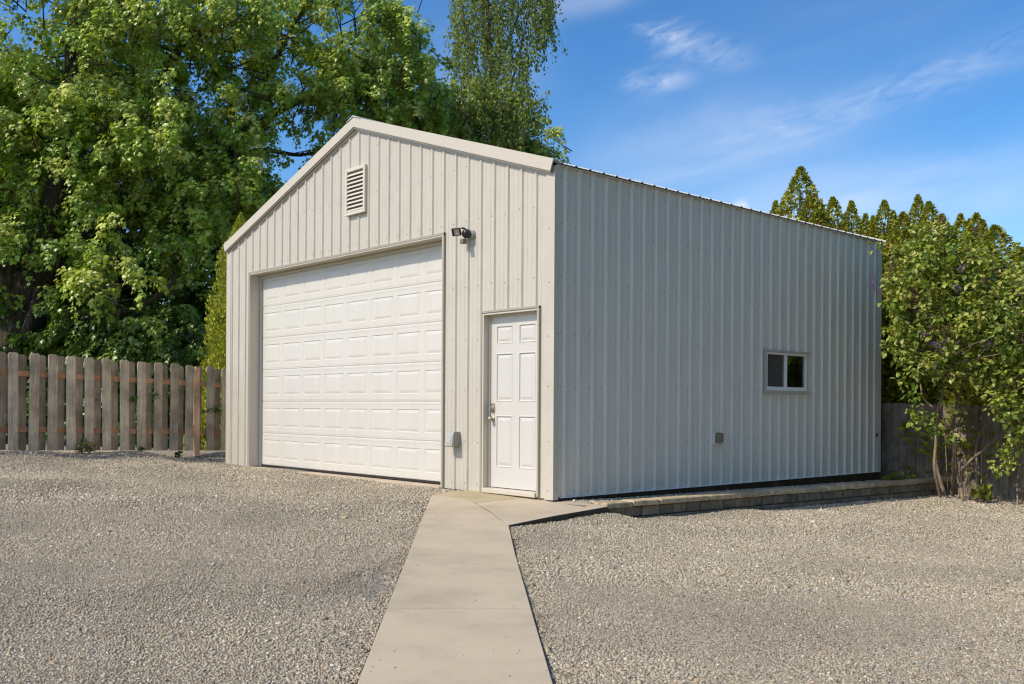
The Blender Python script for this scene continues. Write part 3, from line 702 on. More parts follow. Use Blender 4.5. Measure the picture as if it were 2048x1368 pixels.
mb = MB(); mb.poly([(-.008, wy0 + q, wz0 + .05), (-.008, ym - .02, wz0 + .05), (-.008, ym - .02, wz1 - q), (-.008, wy0 + q, wz1 - q)]); mb.build('insect_screen', M['screen'], wn, fix=False)

# ----------------------------------------------------------------- wall fixtures
sl = empty('security_light', (-1.44, 0, 3.10), 'black and grey twin security light on the wall above the white entry door', 'wall light')
mb = MB(); mb.tube([(0.02, -.001, 0), (0.02, -.03, 0), (0.02, -.05, 0)], [.062, .060, .045], 20); mb.build('base', M['grey_box'], sl, smooth=False)
mb = MB(); mb.tube([(0.0, -.04, .01), (0.0, -.075, .01), (0, -.11, .008), (0, -.13, .006)], [.05, .058, .052, .03], 18); mb.build('sensor', M['black'], sl, smooth=True)
mb = MB(); mb.tube([(0, -.06, .045), (-.03, -.09, .075), (-.05, -.12, .08)], .012, 8)
hd = []
c = Vector((-.085, -.155, .035)); ax = Vector((.30, -.88, -.30)).normalized(); sd = Vector((ax.y, -ax.x, 0)).normalized(); upv = sd.cross(ax).normalized()
if upv.z < 0: upv = -upv
def fr_(a, u, v): return tuple(c + ax * a + sd * u + upv * v)
ring = lambda a, k: [fr_(a, -.055 * k, -.045 * k), fr_(a, .055 * k, -.045 * k), fr_(a, .055 * k, .045 * k), fr_(a, -.055 * k, .045 * k)]
rr = [ring(-.05, .45), ring(.0, 1), ring(.035, 1.05), ring(.035, .86), ring(.012, .8)]
for i in range(4):
    for j in range(4): j2 = (j + 1) % 4; mb.poly([rr[i][j], rr[i][j2], rr[i + 1][j2], rr[i + 1][j]])
mb.poly(rr[0]); mb.build('lamp_head', M['black'], sl, bevel=.002)
mb = MB(); mb.poly(ring(.014, .82)); mb.build('reflector', M['reflector'], sl, fix=False)
mb = MB(); mb.tube([(0, -.08, -.03), (-.01, -.10, -.06)], .010, 8); mb.box((-.045, -.15, -.115), (.02, -.085, -.06)); mb.build('motion_detector', M['brown_box'], sl, bevel=.005)

ob = empty('outlet_box', (-1.70, 0, .60), 'grey metal covered outlet box on the front wall between the two doors', 'outlet box')
mb = MB(); mb.box((-.068, -.095, -.088), (.068, -.0005, .095)); mb.build('box', M['grey_box'], ob, bevel=.006)
mb = MB(); mb.prism([(-.072, -.0955, .090), (-.072, -.118, .080), (-.072, -.142, -.070), (-.072, -.135, -.092), (-.072, -.0955, -.092)], (.144, 0, 0)); mb.build('flip_cover', M['grey_cover'], ob, bevel=.008)
mb = MB(); mb.prism([(-.048, -.121, .055), (-.048, -.128, .05), (-.048, -.144, -.045), (-.048, -.136, -.05)], (.096, 0, 0)); mb.build('cover_panel', M['grey_cover'], ob, bevel=.003)
ob = empty('outlet_box', (0, 3.0, .605), 'weathered brown outlet cover sticking out low on the shaded side wall', 'outlet box')
mb = MB(); mb.box((.019, -.085, -.07), (.035, .02, .07)); mb.build('back_plate', M['vinyl'], ob, bevel=.003)
mb = MB(); mb.prism([(.036, -.05, -.06), (.09, -.045, -.065), (.115, -.02, -.05), (.115, .03, -.05), (.036, .05, -.06)], (0, 0, .125)); mb.box((.04, -.03, .066), (.085, .03, .078)); mb.build('bubble_cover', M['brown_box'], ob, bevel=.008)

# ----------------------------------------------------------------- retaining wall
rw = empty('retaining_wall', (xcap(3.6), 3.6, -.3), 'low block retaining wall with tan cap stones along the shaded garage side', 'retaining wall')
def put(o, parent):
    o.parent = parent; o.matrix_parent_inverse = Matrix.Translation(-Vector(parent.location)); return o
dirw = Vector((.415 / 7.3, 1, 0)).normalized(); angw = math.atan2(-dirw.x, dirw.y)
def stone_block(name, mat, ln, dp, ht, seed):
    mb = MB(); n1, n2, n3 = 6, 2, 3; mb.box((-dp / 2, -ln / 2, -ht / 2), (dp / 2, ln / 2, ht / 2))
    me_o = mb.build(name, mat, bevel=.012)
    import bmesh
    bm = bmesh.new(); bm.from_mesh(me_o.data); bmesh.ops.subdivide_edges(bm, edges=bm.edges, cuts=3, use_grid_fill=True)
    for v in bm.verts:
        nz = mnoise.noise_vector(v.co * 14 + Vector((seed, 0, 0))); v.co += Vector((nz.x * (.016 if mat == M['block'] else .005), nz.y * .004, nz.z * .004))
    bm.to_mesh(me_o.data); bm.free(); return me_o
y = .22; i = 0
for ln in (.42, .44, .86, .62, .55, .83, .46, .60, .58, .66, .52, .60, .44):
    o = stone_block('cap_stone', M['cap'], ln - .008, .21, .06, i); yc = y + ln / 2
    o.location = (xcap(yc) - .095 + random.uniform(-.006, .006), yc, -.062 - .004 * yc + random.uniform(-.004, .004)); o.rotation_euler = (random.uniform(-.012, .012), random.uniform(-.01, .02), angw + random.uniform(-.01, .01)); put(o, rw); y += ln; i += 1
proto = [stone_block('block', M['block'], .276, .2, .108, 10 + k) for k in range(3)]
first = [True] * 3
for cr in range(3):
    y = .30 + .14 * (cr % 2)
    while y < 7.32:
        k = random.randrange(3); sc = random.uniform(.72, 1.1); yc = y + .14 * sc
        if first[k]: o = proto[k]; first[k] = False
        else: o = proto[k].copy(); col.objects.link(o)
        o.location = (xcap(yc) - .115 + .01 * (cr - 1) + random.uniform(-.008, .008), yc, -.150 - .004 * yc - .115 * cr); o.scale = (1, sc, 1); o.rotation_euler = (0, 0, angw + random.uniform(-.02, .02)); put(o, rw); y += .28 * sc + .004

# ----------------------------------------------------------------- left fence
fA = P(10, 903, 14.9); fB = P(440, 903, 17.75); fd = Vector((fB - fA)[:2]).normalized(); flen = (Vector(fB[:2]) - Vector(fA[:2])).length
fang = math.atan2(fd.y, fd.x)
lf = empty('wooden_fence', (fA[0], fA[1], fA[2]), 'grey shadowbox picket fence with reddish rails left of the garage', 'fence')
def fz(s): return fA[2] + (fB[2] - fA[2]) * s / flen
def fpt(s, off, z): # off>0 towards the yard (camera)
    return (fA[0] + fd.x * s + fd.y * off, fA[1] + fd.y * s - fd.x * off, z)
def picket(name, mat, s, off, h, w=.149, t=.018, z=None, par=None, dog=.028):
    mb = MB(); mb.prism([(-w / 2, 0, 0), (w / 2, 0, 0), (w / 2, 0, h - dog), (w / 2 - dog, 0, h), (-w / 2 + dog, 0, h), (-w / 2, 0, h - dog)], (0, -t, 0))
    o = mb.build(name, mat, bevel=.002); o.location = fpt(s, off, fz(s) + .02 if z is None else z); o.rotation_euler = (random.uniform(-.009, .009), random.gauss(0, .007), fang + random.uniform(-.02, .02)); put(o, par or lf); return o
FH = 1.50
pxs = [-60, -18.5, 23.8, 64, 101.6, 138.9, 175.4, 211, 246, 279.6, 312.5, 344.3, 374.5, 417, 446.6, 478, 508]
def s_of(px):
    d = ray(px, 800)[:2]; A = np.array([[fd.x, -d[0]], [fd.y, -d[1]]]); q = np.linalg.solve(A, CAM - fA[:2]); return float(q[0])
ss = [s_of(p) for p in pxs]; ss = [ss[0] - .306 * k for k in range(9, 0, -1)] + ss
for i, s in enumerate(ss):
    picket('picket', M['picket'], s, .045, FH + random.uniform(-.012, .012))
    nx = ss[i + 1] if i + 1 < len(ss) else s + .31
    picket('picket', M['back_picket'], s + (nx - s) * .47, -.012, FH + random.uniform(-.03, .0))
for zf in (.30, 1.16):
    mb = MB(); s0, s1 = ss[0] - .1, ss[-1] + .4
    for a in np.linspace(s0, s1, 6)[:-1]:
        b_ = a + (s1 - s0) / 5 - .003; off = random.uniform(-.001, .001)
        mb.v += [fpt(s, o_, fz(s) + zf + d) for s in (a, b_) for o_ in (.026, -.011) for d in (0, .085)]
        n = len(mb.v) - 8
        for q in ((0, 1, 3, 2), (4, 6, 7, 5), (0, 4, 5, 1), (2, 3, 7, 6), (1, 5, 7, 3), (0, 2, 6, 4)): mb.f.append([n + k for k in q]); mb.m.append(0)
    o = mb.build('rail', M['rail']); put(o, lf)
s = s_of(389.5); mb = MB(); mb.box((-.045, -.05, -.06), (.045, .0, FH + .01)); o = mb.build('post', M['newpost'], bevel=.003); o.location = fpt(s, .047, fz(s) - .02); o.rotation_euler = (0, 0, fang); put(o, lf); o['label'] = 'pinkish newer post in front of the grey pickets'
for sb, z0 in ((s - .055, 1.14), (s - .055, .32)):
    mb = MB(); mb.box((-.03, -.02, 0), (.03, .0, .22)); o = mb.build('splice_block', M['newpost']); o.location = fpt(sb, .066, fz(sb) + z0 - .06); o.rotation_euler = (0, 0, fang); put(o, lf)

# back fence
bf = empty('wooden_fence', (3, 7.95, -.4), 'dark solid board fence standing behind the lilac and garage', 'fence')
x = -1.6; 
while x < 11:
    w = random.uniform(.136, .146); h = 1.45 + random.uniform(-.012, .012); mb = MB(); t = .018; dg = .018
    mb.prism([(-w / 2, 0, 0), (w / 2, 0, 0), (w / 2, 0, h - dg), (w / 2 - dg, 0, h), (-w / 2 + dg, 0, h), (-w / 2, 0, h - dg)], (0, t, 0))
    o = mb.build('board', M['back_fence'], bevel=.002); zb = float(zt(x, 7.9)); ztop = 1.105 - .022 * (x - 0) ; o.location = (x, 7.93 + random.uniform(-.003, .003), ztop - h); o.rotation_euler = (random.uniform(-.004, .004), random.uniform(-.006, .006), 0); put(o, bf); x += w + .005
for z in (-.1, .75):
    mb = MB(); mb.box((-1.7, 7.952, z), (11, 7.99, z + .085)); o = mb.build('rail', M['back_fence']); put(o, bf)

# ----------------------------------------------------------------- trees
def limb(mb, pts, r0, r1, seg=9, wob=.03):
    """smooth tapered limb through 3-D points"""
    pts = [np.array(p) for p in pts]; out = []; n = len(pts)
    for i in range(n - 1):
        p0 = pts[max(i - 1, 0)]; p1 = pts[i]; p2 = pts[i + 1]; p3 = pts[min(i + 2, n - 1)]
        for t in np.linspace(0, 1, 5, endpoint=False):
            out.append(.5 * ((2 * p1) + (-p0 + p2) * t + (2 * p0 - 5 * p1 + 4 * p2 - p3) * t * t + (-p0 + 3 * p1 - 3 * p2 + p3) * t ** 3))
    out.append(pts[-1]); k = len(out); rad = [r0 + (r1 - r0) * (i / (k - 1)) ** .8 for i in range(k)]
    out = [p + rng.normal(0, wob * r, 3) * 4 for p, r in zip(out, rad)]
    mb.tube(out, rad, seg); return out
UP = np.array([0, 0, 1.]); SUNV = np.array([-.195, -.664, .722])
RIGHT3 = np.array([R2[0], R2[1], 0]); FWD3 = np.array([F2[0], F2[1], 0])
LEAVES = {}
def maple_sprays(blobs, leaf=.10, seed=1, pal=None, holes=(), thr=-.16):
    """blobs: (px, py, depth, half width, half height, half depth, number of shoots); every shoot is a leafy hanging branchlet"""
    rg = np.random.default_rng(seed); pos, axs, nrs, szs, tints, tops = [], [], [], [], [], []
    for (px, py, dp, a, h, d, n) in blobs:
        c = P(px, py, dp)
        u = rg.normal(size=(n, 3)); u = unit(u); r = rg.uniform(.15, 1, (n, 1)) ** .45
        loc = u * r
        cen = c + loc[:, :1] * a * RIGHT3 + loc[:, 2:] * h * UP + loc[:, 1:2] * d * FWD3
        outw = unit(loc[:, :1] * RIGHT3 + loc[:, 1:2] * FWD3 + .25 * loc[:, 2:] * UP + rg.normal(0, .25, (n, 3)))
        for i in range(n):
            p = cen[i]
            nz = mnoise.noise(Vector(p * .75)) + .55 * mnoise.noise(Vector(p * 1.6))
            if nz < thr: continue
            skip = False
            for (hx, hy, hr) in holes:
                q = p - CAM3; t = q @ FWD3; sx = 1024 + FPX * (q @ RIGHT3) / t; sy = 813 - FPX * q[2] / t
                if ((sx - hx) ** 2 + (sy - hy) ** 2) < hr * hr * rg.uniform(.5, 1.2): skip = True; break
            if skip: continue
            L_ = rg.uniform(.45, 1.25); m_ = int(L_ * rg.uniform(55, 88)); o = outw[i]; dr = rg.uniform(.15, 1.0)
            t = rg.uniform(0, 1, m_) ** .85
            # branchlet: leaves the limb outward, then hangs
            spine = p + np.outer(t, o * (.75 - .35 * dr) * L_) + np.outer(.28 * np.sin(t * 2.2) - dr * t * t, UP) * L_
            rad = .07 + .13 * np.sin(np.clip(t * .9 + .15, 0, 1) * PI)
            off = unit(rg.normal(size=(m_, 3)) + .55 * o); off[:, 2] *= .6
            pp = spine + off * rad[:, None]
            ax = -UP * .95 + off * .75 + o * .35 + rg.normal(0, .28, (m_, 3))
            nr = off * .8 + o * .4 + UP * .45 + SUNV * .9 + rg.normal(0, .36, (m_, 3))
            pos.append(pp); axs.append(ax); nrs.append(nr); szs.append(leaf * rg.uniform(.5, 1.25, m_))
            base = pal[rg.integers(len(pal))] * rg.uniform(.8, 1.25)
            tints.append(base[None] * rg.uniform(.78, 1.25, (m_, 1)) * np.array([1, 1, 1]) + rg.normal(0, .004, (m_, 3)))
            tops.append((p, spine[np.argmax(t)]))
    return np.concatenate(pos), np.concatenate(axs), np.concatenate(nrs), np.concatenate(szs), np.clip(np.concatenate(tints), .004, 1), tops
def crown(name, parent, data, tv, tf, mat):
    pos, ax, nr, sz, ti, _ = data
    V, T = scatter(tv, tf, pos, ax, nr, sz)
    V = V - np.array(parent.location)
    return np_mesh(name, V, T, mat, parent, tint=np.repeat(ti, len(tv), 0))
def twigs(mb, tops, limbs, rg, frac=.5, maxlen=2.2, r=.012):
    Lp = np.array([p for l in limbs for p in l])
    for p, e in tops:
        if rg.random() > frac: continue
        d = np.linalg.norm(Lp - p + rg.normal(0, .5, 3), axis=1); k = int(np.argmin(d)); q = Lp[k]; dk = np.linalg.norm(q - p)
        if dk > 1.1: q = p + (unit(q - p) * .7 + rg.normal(0, .45, 3) - .25 * UP) * rg.uniform(.4, .95)
        mid = (p + q) / 2 + rg.normal(0, .12, 3); mb.tube([q, mid, p, (p + e) / 2 - UP * .02], [r * 1.6, r * 1.2, r, r * .3], 4, cap=False)
def shift(mb, loc): mb.v = [tuple(np.array(v) - np.array(loc)) for v in mb.v]
MG = [np.array(c) for c in ((.34, .425, .055), (.41, .48, .072), (.46, .51, .095), (.27, .37, .048), (.52, .55, .14), (.34, .41, .053), (.20, .30, .036))]
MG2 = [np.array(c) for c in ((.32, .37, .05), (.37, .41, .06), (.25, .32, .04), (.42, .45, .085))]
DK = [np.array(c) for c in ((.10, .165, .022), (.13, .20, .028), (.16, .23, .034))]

# --- big maple left
base = P(45, 905, 22); base[2] = float(zt(base[0], base[1])) - .05
tr_ = empty('maple_tree', base, 'huge bright green maple with dark trunk spreading over the left picket fence', 'tree')
mb = MB(); limbs = []
D = 22
limbs.append(limb(mb, [base - np.array((0, 0, .3)), P(45, 800, D), P(42, 690, D), P(48, 620, D), P(60, 540, D)], .62, .43, 16, .01))
limbs.append(limb(mb, [P(20, 720, D), P(25, 640, D), P(55, 560, D), P(85, 480, D), P(112, 380, D), P(125, 300, D + .5), P(140, 150, D + 1), P(150, -60, D + 1.5)], .42, .10, 12))
limbs.append(limb(mb, [P(40, 650, D), P(10, 540, D - .3), P(-15, 420, D - .5), P(-30, 200, D), P(-40, 0, D)], .32, .08))
limbs.append(limb(mb, [P(70, 670, D), P(110, 668, D - .2), P(160, 640, D - .4), P(230, 630, D - .6), P(290, 608, D - .8), P(350, 560, D - .8)], .17, .03))
limbs.append(limb(mb, [P(75, 560, D), P(150, 480, D + .5), P(300, 400, D + 1.2), P(440, 330, D + 2), P(485, 275, D + 2.4), P(560, 220, D + 2.8), P(640, 190, D + 3.2), P(740, 170, D + 3.8), P(820, 150, D + 4.2)], .28, .035))
limbs.append(limb(mb, [P(100, 430, D), P(200, 300, D + .6), P(300, 180, D + 1), P(380, 60, D + 1.4), P(420, -60, D + 1.6)], .2, .05))
limbs.append(limb(mb, [P(440, 330, D + 2), P(520, 300, D + 2.6), P(600, 310, D + 3), P(690, 290, D + 3.5)], .10, .025))
limbs.append(limb(mb, [P(485, 275, D + 2.4), P(540, 140, D + 2.8), P(600, 30, D + 3.2), P(640, -50, D + 3.4)], .11, .03))
limbs.append(limb(mb, [P(640, 190, D + 3.2), P(700, 100, D + 3.6), P(750, 0, D + 4)], .07, .02))
mb.tube([P(48, 679, 21.1), P(58, 645, 21.25), P(72, 600, 21.5), P(76, 575, 21.6)], [.11, .10, .09, .07], 10)
blobs = [(60, 60, 23, 3.9, 2.8, 2.6, 520), (330, 110, 23, 3.0, 2.3, 2.2, 400), (110, 300, 22.3, 2.8, 2.0, 1.8, 290), (330, 330, 22.5, 2.1, 1.7, 1.6, 200),
         (225, 450, 21.8, 2.0, 1.1, 1.1, 110), (60, 480, 21.4, 1.9, 1.4, 1.1, 90), (215, 560, 20.4, .9, .5, .5, 18), (-120, 380, 21.6, 1.8, 3.4, 2, 160), (390, 480, 23, 1.2, 1.5, 1.0, 90),
         (540, 60, 24, 2.0, 1.8, 1.7, 150), (690, 70, 24.6, 1.7, 1.5, 1.6, 135), (600, 250, 24, 2.3, 1.3, 1.4, 95), (790, 110, 25, 1.2, 1.3, 1.3, 75), (720, 215, 24.6, 1.5, .7, 1, 62), (850, 190, 25.4, .7, .9, .8, 34), (470, 390, 23.4, 1.2, .8, 1, 50), (850, 40, 25.4, .45, .7, .5, 12)]
holes = ((585, 150, 34), (625, 60, 26), (520, 345, 20), (690, 30, 18), (610, 230, 22), (560, 285, 22), (880, 90, 34), (640, 330, 20), (490, 100, 18))
data = maple_sprays([b_[:6] + (int(b_[6] * (1.35 if b_[0] < 480 else 1.6)),) for b_ in blobs], .104, 3, MG, [(a_, b2_, r2_ * 1.2) for a_, b2_, r2_ in holes], -.10)
twigs(mb, data[5], limbs, np.random.default_rng(2), .55)
shift(mb, base); mb.build('trunk', M['bark'], tr_, smooth=True)
crown('crown', tr_, data, MAPLE_V, MAPLE_F, M['leaf'])

maple_root = tr_
# --- second maple behind the garage
base = P(960, 880, 27.5); base[2] = 0
tr_ = empty('maple_tree', base, 'smaller maple rising behind the garage roof beneath the drooping birch', 'tree')
mb = MB(); limbs = []
limbs.append(limb(mb, [base - np.array((0, 0, .2)), P(955, 700, 27.5), P(940, 450, 27.5), P(930, 300, 27.5), P(915, 200, 27.5)], .24, .05))
limbs.append(limb(mb, [P(940, 420, 27.5), P(1000, 330, 27.3), P(1060, 290, 27), P(1120, 310, 26.8)], .09, .02)); limbs.append(limb(mb, [P(935, 380, 27.5), P(860, 300, 27.3), P(800, 250, 27)], .09, .02))
blobs = [(900, 250, 27.2, 1.7, 1.2, 1.3, 105), (1000, 260, 27.4, 1.4, 1.0, 1.2, 75), (1050, 305, 27, .8, .55, .8, 36), (830, 310, 26.6, 1.6, 1.0, 1.2, 75), (960, 340, 27, 2.2, .9, 1.2, 90), (1122, 318, 26.6, .25, .14, .2, 3), (905, 175, 27.2, .8, .6, .7, 20), (1085, 270, 27, .3, .25, .3, 4), (925, 205, 28, .9, .6, .8, 20)]
data = maple_sprays([b_[:6] + (int(b_[6] * 1.6),) for b_ in blobs], .102, 5, MG2, (), -.2); twigs(mb, data[5], limbs, np.random.default_rng(4), .5, 1.5, .010)
shift(mb, base); mb.build('trunk', M['bark'], tr_, smooth=True); crown('crown', tr_, data, MAPLE_V, MAPLE_F, M['leaf'])

# --- dim broadleaf trees closing the view behind the big maple
for (px, dp, blobs, lab, sd) in (
    (230, 28, [(150, 560, 27, 3.4, 2.0, 1.4, 190), (150, 300, 28, 3.6, 3.0, 1.5, 190)], 'shaded broadleaf tree close behind the big maple trunk', 21),
    (420, 26, [(380, 600, 25.5, 2.3, 1.8, 1.4, 150), (400, 400, 26.5, 1.5, 1.6, 1.3, 75)], 'shaded broadleaf tree between the big maple and the narrow arborvitae', 22),
    (-120, 26, [(-80, 560, 25.5, 2.8, 2.2, 1.5, 120), (-60, 250, 26.5, 3.0, 3.0, 1.5, 90)], 'shaded broadleaf tree at the left edge behind the big trunk', 23)):
    base = P(px, 880, dp); base[2] = .1
    tr_ = empty('broadleaf_tree', base, lab, 'tree'); mb = MB()
    limbs = [limb(mb, [base - np.array((0, 0, .2)), P(px, 700, dp), P(px + 10, 500, dp), P(px - 10, 250, dp)], .2, .05), limb(mb, [P(px, 700, dp), P(px + 90, 560, dp), P(px + 130, 420, dp)], .1, .03), limb(mb, [P(px, 680, dp), P(px - 90, 560, dp), P(px - 130, 420, dp)], .1, .03)]
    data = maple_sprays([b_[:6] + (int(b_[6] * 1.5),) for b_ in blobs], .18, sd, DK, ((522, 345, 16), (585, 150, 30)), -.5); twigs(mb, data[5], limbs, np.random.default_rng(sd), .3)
    shift(mb, base); mb.build('trunk', M['bark'], tr_, smooth=True); crown('crown', tr_, data, MAPLE_V, MAPLE_F, M['leaf'])
# low shrubs under the maple, behind the fence
for i, (px, py, dp, a, h, n, lab) in enumerate(((60, 740, 22.5, 1.6, .9, 60, 'dark leafy shrub behind the fence beside the maple trunk'), (220, 720, 21.5, 1.3, .8, 60, 'dark leafy shrub behind the fence under the low maple limb'), (318, 722, 21.6, .85, .85, 55, 'dark leafy shrub behind the fence next to the narrow arborvitae'))):
    base = P(px, 850, dp); base[2] = .05; tr_ = empty('shrub', base, lab, 'shrub')
    mb = MB(); limbs = [limb(mb, [base - np.array((0, 0, .1)), P(px + k * 20, 800, dp), P(px + k * 50, py, dp)], .04, .012, 6) for k in (-1, 0, 1)]
    shift(mb, base); mb.build('stem', M['bark'], tr_, smooth=True)
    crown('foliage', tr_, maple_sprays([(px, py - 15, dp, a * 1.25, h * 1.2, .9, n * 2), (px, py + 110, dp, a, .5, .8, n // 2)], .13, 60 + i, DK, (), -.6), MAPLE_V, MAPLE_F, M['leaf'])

# --- weeping birch
base = P(1010, 880, 31); base[2] = 0
tr_ = empty('birch_tree', base, 'tall weeping birch with thin hanging strands behind the garage ridge', 'tree')
mb = MB(); rg = np.random.default_rng(8); limbs = []
limbs.append(limb(mb, [base - np.array((0, 0, .2)), P(1005, 600, 31), P(995, 350, 31), P(985, 180, 31), P(975, 0, 31), P(970, -200, 31)], .16, .06))
limbs.append(limb(mb, [P(985, 330, 31), P(1015, 200, 30.8), P(1045, 80, 30.5), P(1075, -60, 30.2)], .055, .02)); limbs.append(limb(mb, [P(992, 260, 31), P(960, 150, 31), P(930, 50, 31), P(915, -60, 31)], .05, .02))
for k in range(26):
    x0 = rg.uniform(940, 1000); y0 = rg.uniform(40, 330); dx = rg.choice([-1, 1]) * rg.uniform(25, 75); limb(mb, [P(985 - (330 - y0) * .03, y0, 31), P(985 + dx * .5, y0 - rg.uniform(40, 75), 31 + rg.normal(0, .5)), P(985 + dx, y0 - rg.uniform(20, 60), 31 + rg.normal(0, .8))], .022, .006, 5)
limbs.append(limb(mb, [P(985, 180, 31), P(1040, 20, 31), P(1090, -60, 31)], .05, .02))
pos, axs, nrs, szs, tin = [], [], [], [], []
def strand(x0, y0, dp, L_, dens=30, sway=.12):
    dens *= .72; p = P(x0, y0, dp); m_ = int(L_ * dens); t = np.sort(rg.uniform(0, 1, m_)); dirx = rg.normal(0, sway); dirf = rg.normal(0, sway)
    sp = p - np.outer(t * L_, UP) + np.outer(t * t * L_ * dirx, RIGHT3) + np.outer(t * t * L_ * dirf, FWD3) + np.outer(np.sin(t * 5 + rg.uniform(0, 6)) * .05, RIGHT3)
    mb.tube(sp[::max(1, m_ // 8)], .0045, 3, cap=False) if m_ > 4 else None
    off = unit(rg.normal(size=(m_, 3))); pos.append(sp + off * rg.uniform(.02, .11, (m_, 1))); axs.append(off * .6 - UP * .8 + rg.normal(0, .3, (m_, 3))); nrs.append(rg.normal(size=(m_, 3)) + UP * .2)
    szs.append(.092 * rg.uniform(.7, 1.25, m_)); b_ = np.array((.19, .235, .05)) * rg.uniform(.7, 1.35); tin.append(b_ * rg.uniform(.75, 1.3, (m_, 1)))
for k in range(290):
    x = rg.uniform(908, 1108); y0 = rg.uniform(-160, 120 if x < 1060 else 40)
    ymax = float(np.interp(x, [900, 940, 1000, 1040, 1060, 1085, 1110], [200, 300, 335, 270, 210, 130, 70]))
    if y0 > ymax - 40: continue
    strand(x, y0, rg.uniform(29.5, 32.5), min((ymax - y0) / 63., rg.uniform(1, 4.2)) * rg.uniform(.75, 1.05))
for k in range(80): x = rg.uniform(925, 1060); strand(x, rg.uniform(90, 235), rg.uniform(25.4, 26.6), rg.uniform(.7, 1.6))
for k in range(26): strand(rg.uniform(1030, 1095), rg.uniform(165, 255), rg.uniform(25.8, 26.6), rg.uniform(.4, 1.0), 26)
for k in range(16): strand(rg.uniform(898, 940), rg.uniform(-60, 60), 30, rg.uniform(.4, 1.2), 20)
shift(mb, base); mb.build('trunk', M['birch_bark'], tr_, smooth=True)
crown('crown', tr_, (np.concatenate(pos), np.concatenate(axs), np.concatenate(nrs), np.concatenate(szs), np.concatenate(tin), None), OVAL_V, OVAL_F, M['birch_leaf'])

# --- unseen maple copies, added to darken the side wall and its window reflection
for (x, y, rz, sc, lb) in ((14.2, 3.2, 2.6, 1.0, 'added unseen maple right of the gravel yard, dimming the side wall'), (15.5, 11.5, 4.4, 1.05, 'added unseen maple far back right past the board fence, dimming the side wall')):
    r_ = maple_root.copy(); col.objects.link(r_); r_.location = (x, y, -.3); r_.rotation_euler = (0, 0, rz); r_.scale = (sc,) * 3; r_['label'] = lb; r_['group'] = 'added unseen shade maples'
    for ch in maple_root.children: c_ = ch.copy(); col.objects.link(c_); c_.parent = r_
# --- arborvitae
SPRAY_V = np.array([(0, 0, 0), (.16, .25, .03), (.34, .62, .0), (.12, .58, .05), (0, 1.0, -.03), (-.12, .58, .05), (-.34, .62, .0), (-.16, .25, .03)], float)
SPRAY_F = np.array([(0, 1, 7), (1, 2, 3), (1, 3, 5), (1, 5, 7), (5, 6, 7), (3, 4, 5)])
def arbor_mesh(seed, hgt=5.0, r=.62, n=9000, brown=.05, gain=1.0):
    rg = np.random.default_rng(seed); t = rg.uniform(0, 1, n) ** 1.25; a = rg.uniform(0, 2 * PI, n)
    # several leaders give the crown its fluted, uneven outline
    lead = [(0, 0, 1.0, 1.0)] + [(rg.uniform(0, 2 * PI), rg.uniform(.18, .36), rg.uniform(.5, .86), rg.uniform(.36, .56)) for _ in range(4)]
    w = np.array([.5] + [.125] * 4); li = rg.choice(5, n, p=w)
    lx_ = np.array([l[1] * math.cos(l[0]) for l in lead])[li]; ly_ = np.array([l[1] * math.sin(l[0]) for l in lead])[li]; lh = np.array([l[2] for l in lead])[li]; lr = np.array([l[3] for l in lead])[li]
    prof_ = np.interp(t, [0, .08, .35, .6, .8, .93, 1], [.98, 1.0, .87, .64, .40, .165, .0])
    lump = 1 + .26 * np.sin(a * 3 + seed + t * 9) * np.sin(t * 17 + seed * 2) + .12 * np.sin(a * 7 + t * 31)
    rr = r * prof_ * lr * lump * rg.uniform(.35, 1.06, n) ** .35; z = t * hgt * lh
    x = np.cos(a) * rr + lx_ * (1 - t * .35); y = np.sin(a) * rr + ly_ * (1 - t * .35)
    o = np.stack([np.cos(a), np.sin(a), 0 * a], 1)
    ax = o * .5 + UP * 1.0 + rg.normal(0, .32, (n, 3)); nr = np.cross(o, UP) * rg.choice([-1, 1], (n, 1)) * .7 + o * .5 + UP * .2 + rg.normal(0, .4, (n, 3))
    sz = rg.uniform(.05, .105, n) * np.interp(t, [0, .8, 1], [1.2, .85, .55])
    pal = np.array([(.32, .325, .034), (.24, .265, .028), (.40, .375, .042), (.16, .20, .024)]); c = gain * pal[rg.integers(4, size=n)] * rg.uniform(.75, 1.25, (n, 1))
    cl_ = np.sin(a * 4 + t * 13 + seed) * np.sin(t * 22 - a * 2) ; bm_ = (cl_ > .72) & (rg.random(n) < brown * 10); c[bm_] = np.array((.24, .12, .035)) * rg.uniform(.7, 1.2, (bm_.sum(), 1))
    V, T = scatter(SPRAY_V, SPRAY_F, np.stack([x, y, z], 1), ax, nr, sz)
    ob_ = np_mesh('crown', V, T, M['needle'], tint=np.repeat(c, len(SPRAY_V), 0))
    # inner woody mass of old foliage, keeps daylight out of the middle
    return ob_
variants = []
for k, (r_, br) in enumerate(((.62, .03), (.55, .05), (.70, .04), (.60, .09), (.52, .02))):
    variants.append(arbor_mesh(30 + k, 5.0, r_, 19000, br))
mbt = MB(); mbt.tube([(0, 0, -.2), (0.01, 0, 1.5), (0, .02, 3.2), (0, 0, 4.6)], [.08, .06, .035, .01], 7)
mbc = mbt.build('trunk', M['bark'], smooth=True)
variants.append(arbor_mesh(77, 5.0, 1.0, 42000, .0, 1.4))
used = [False] * 6; trunk_used = False
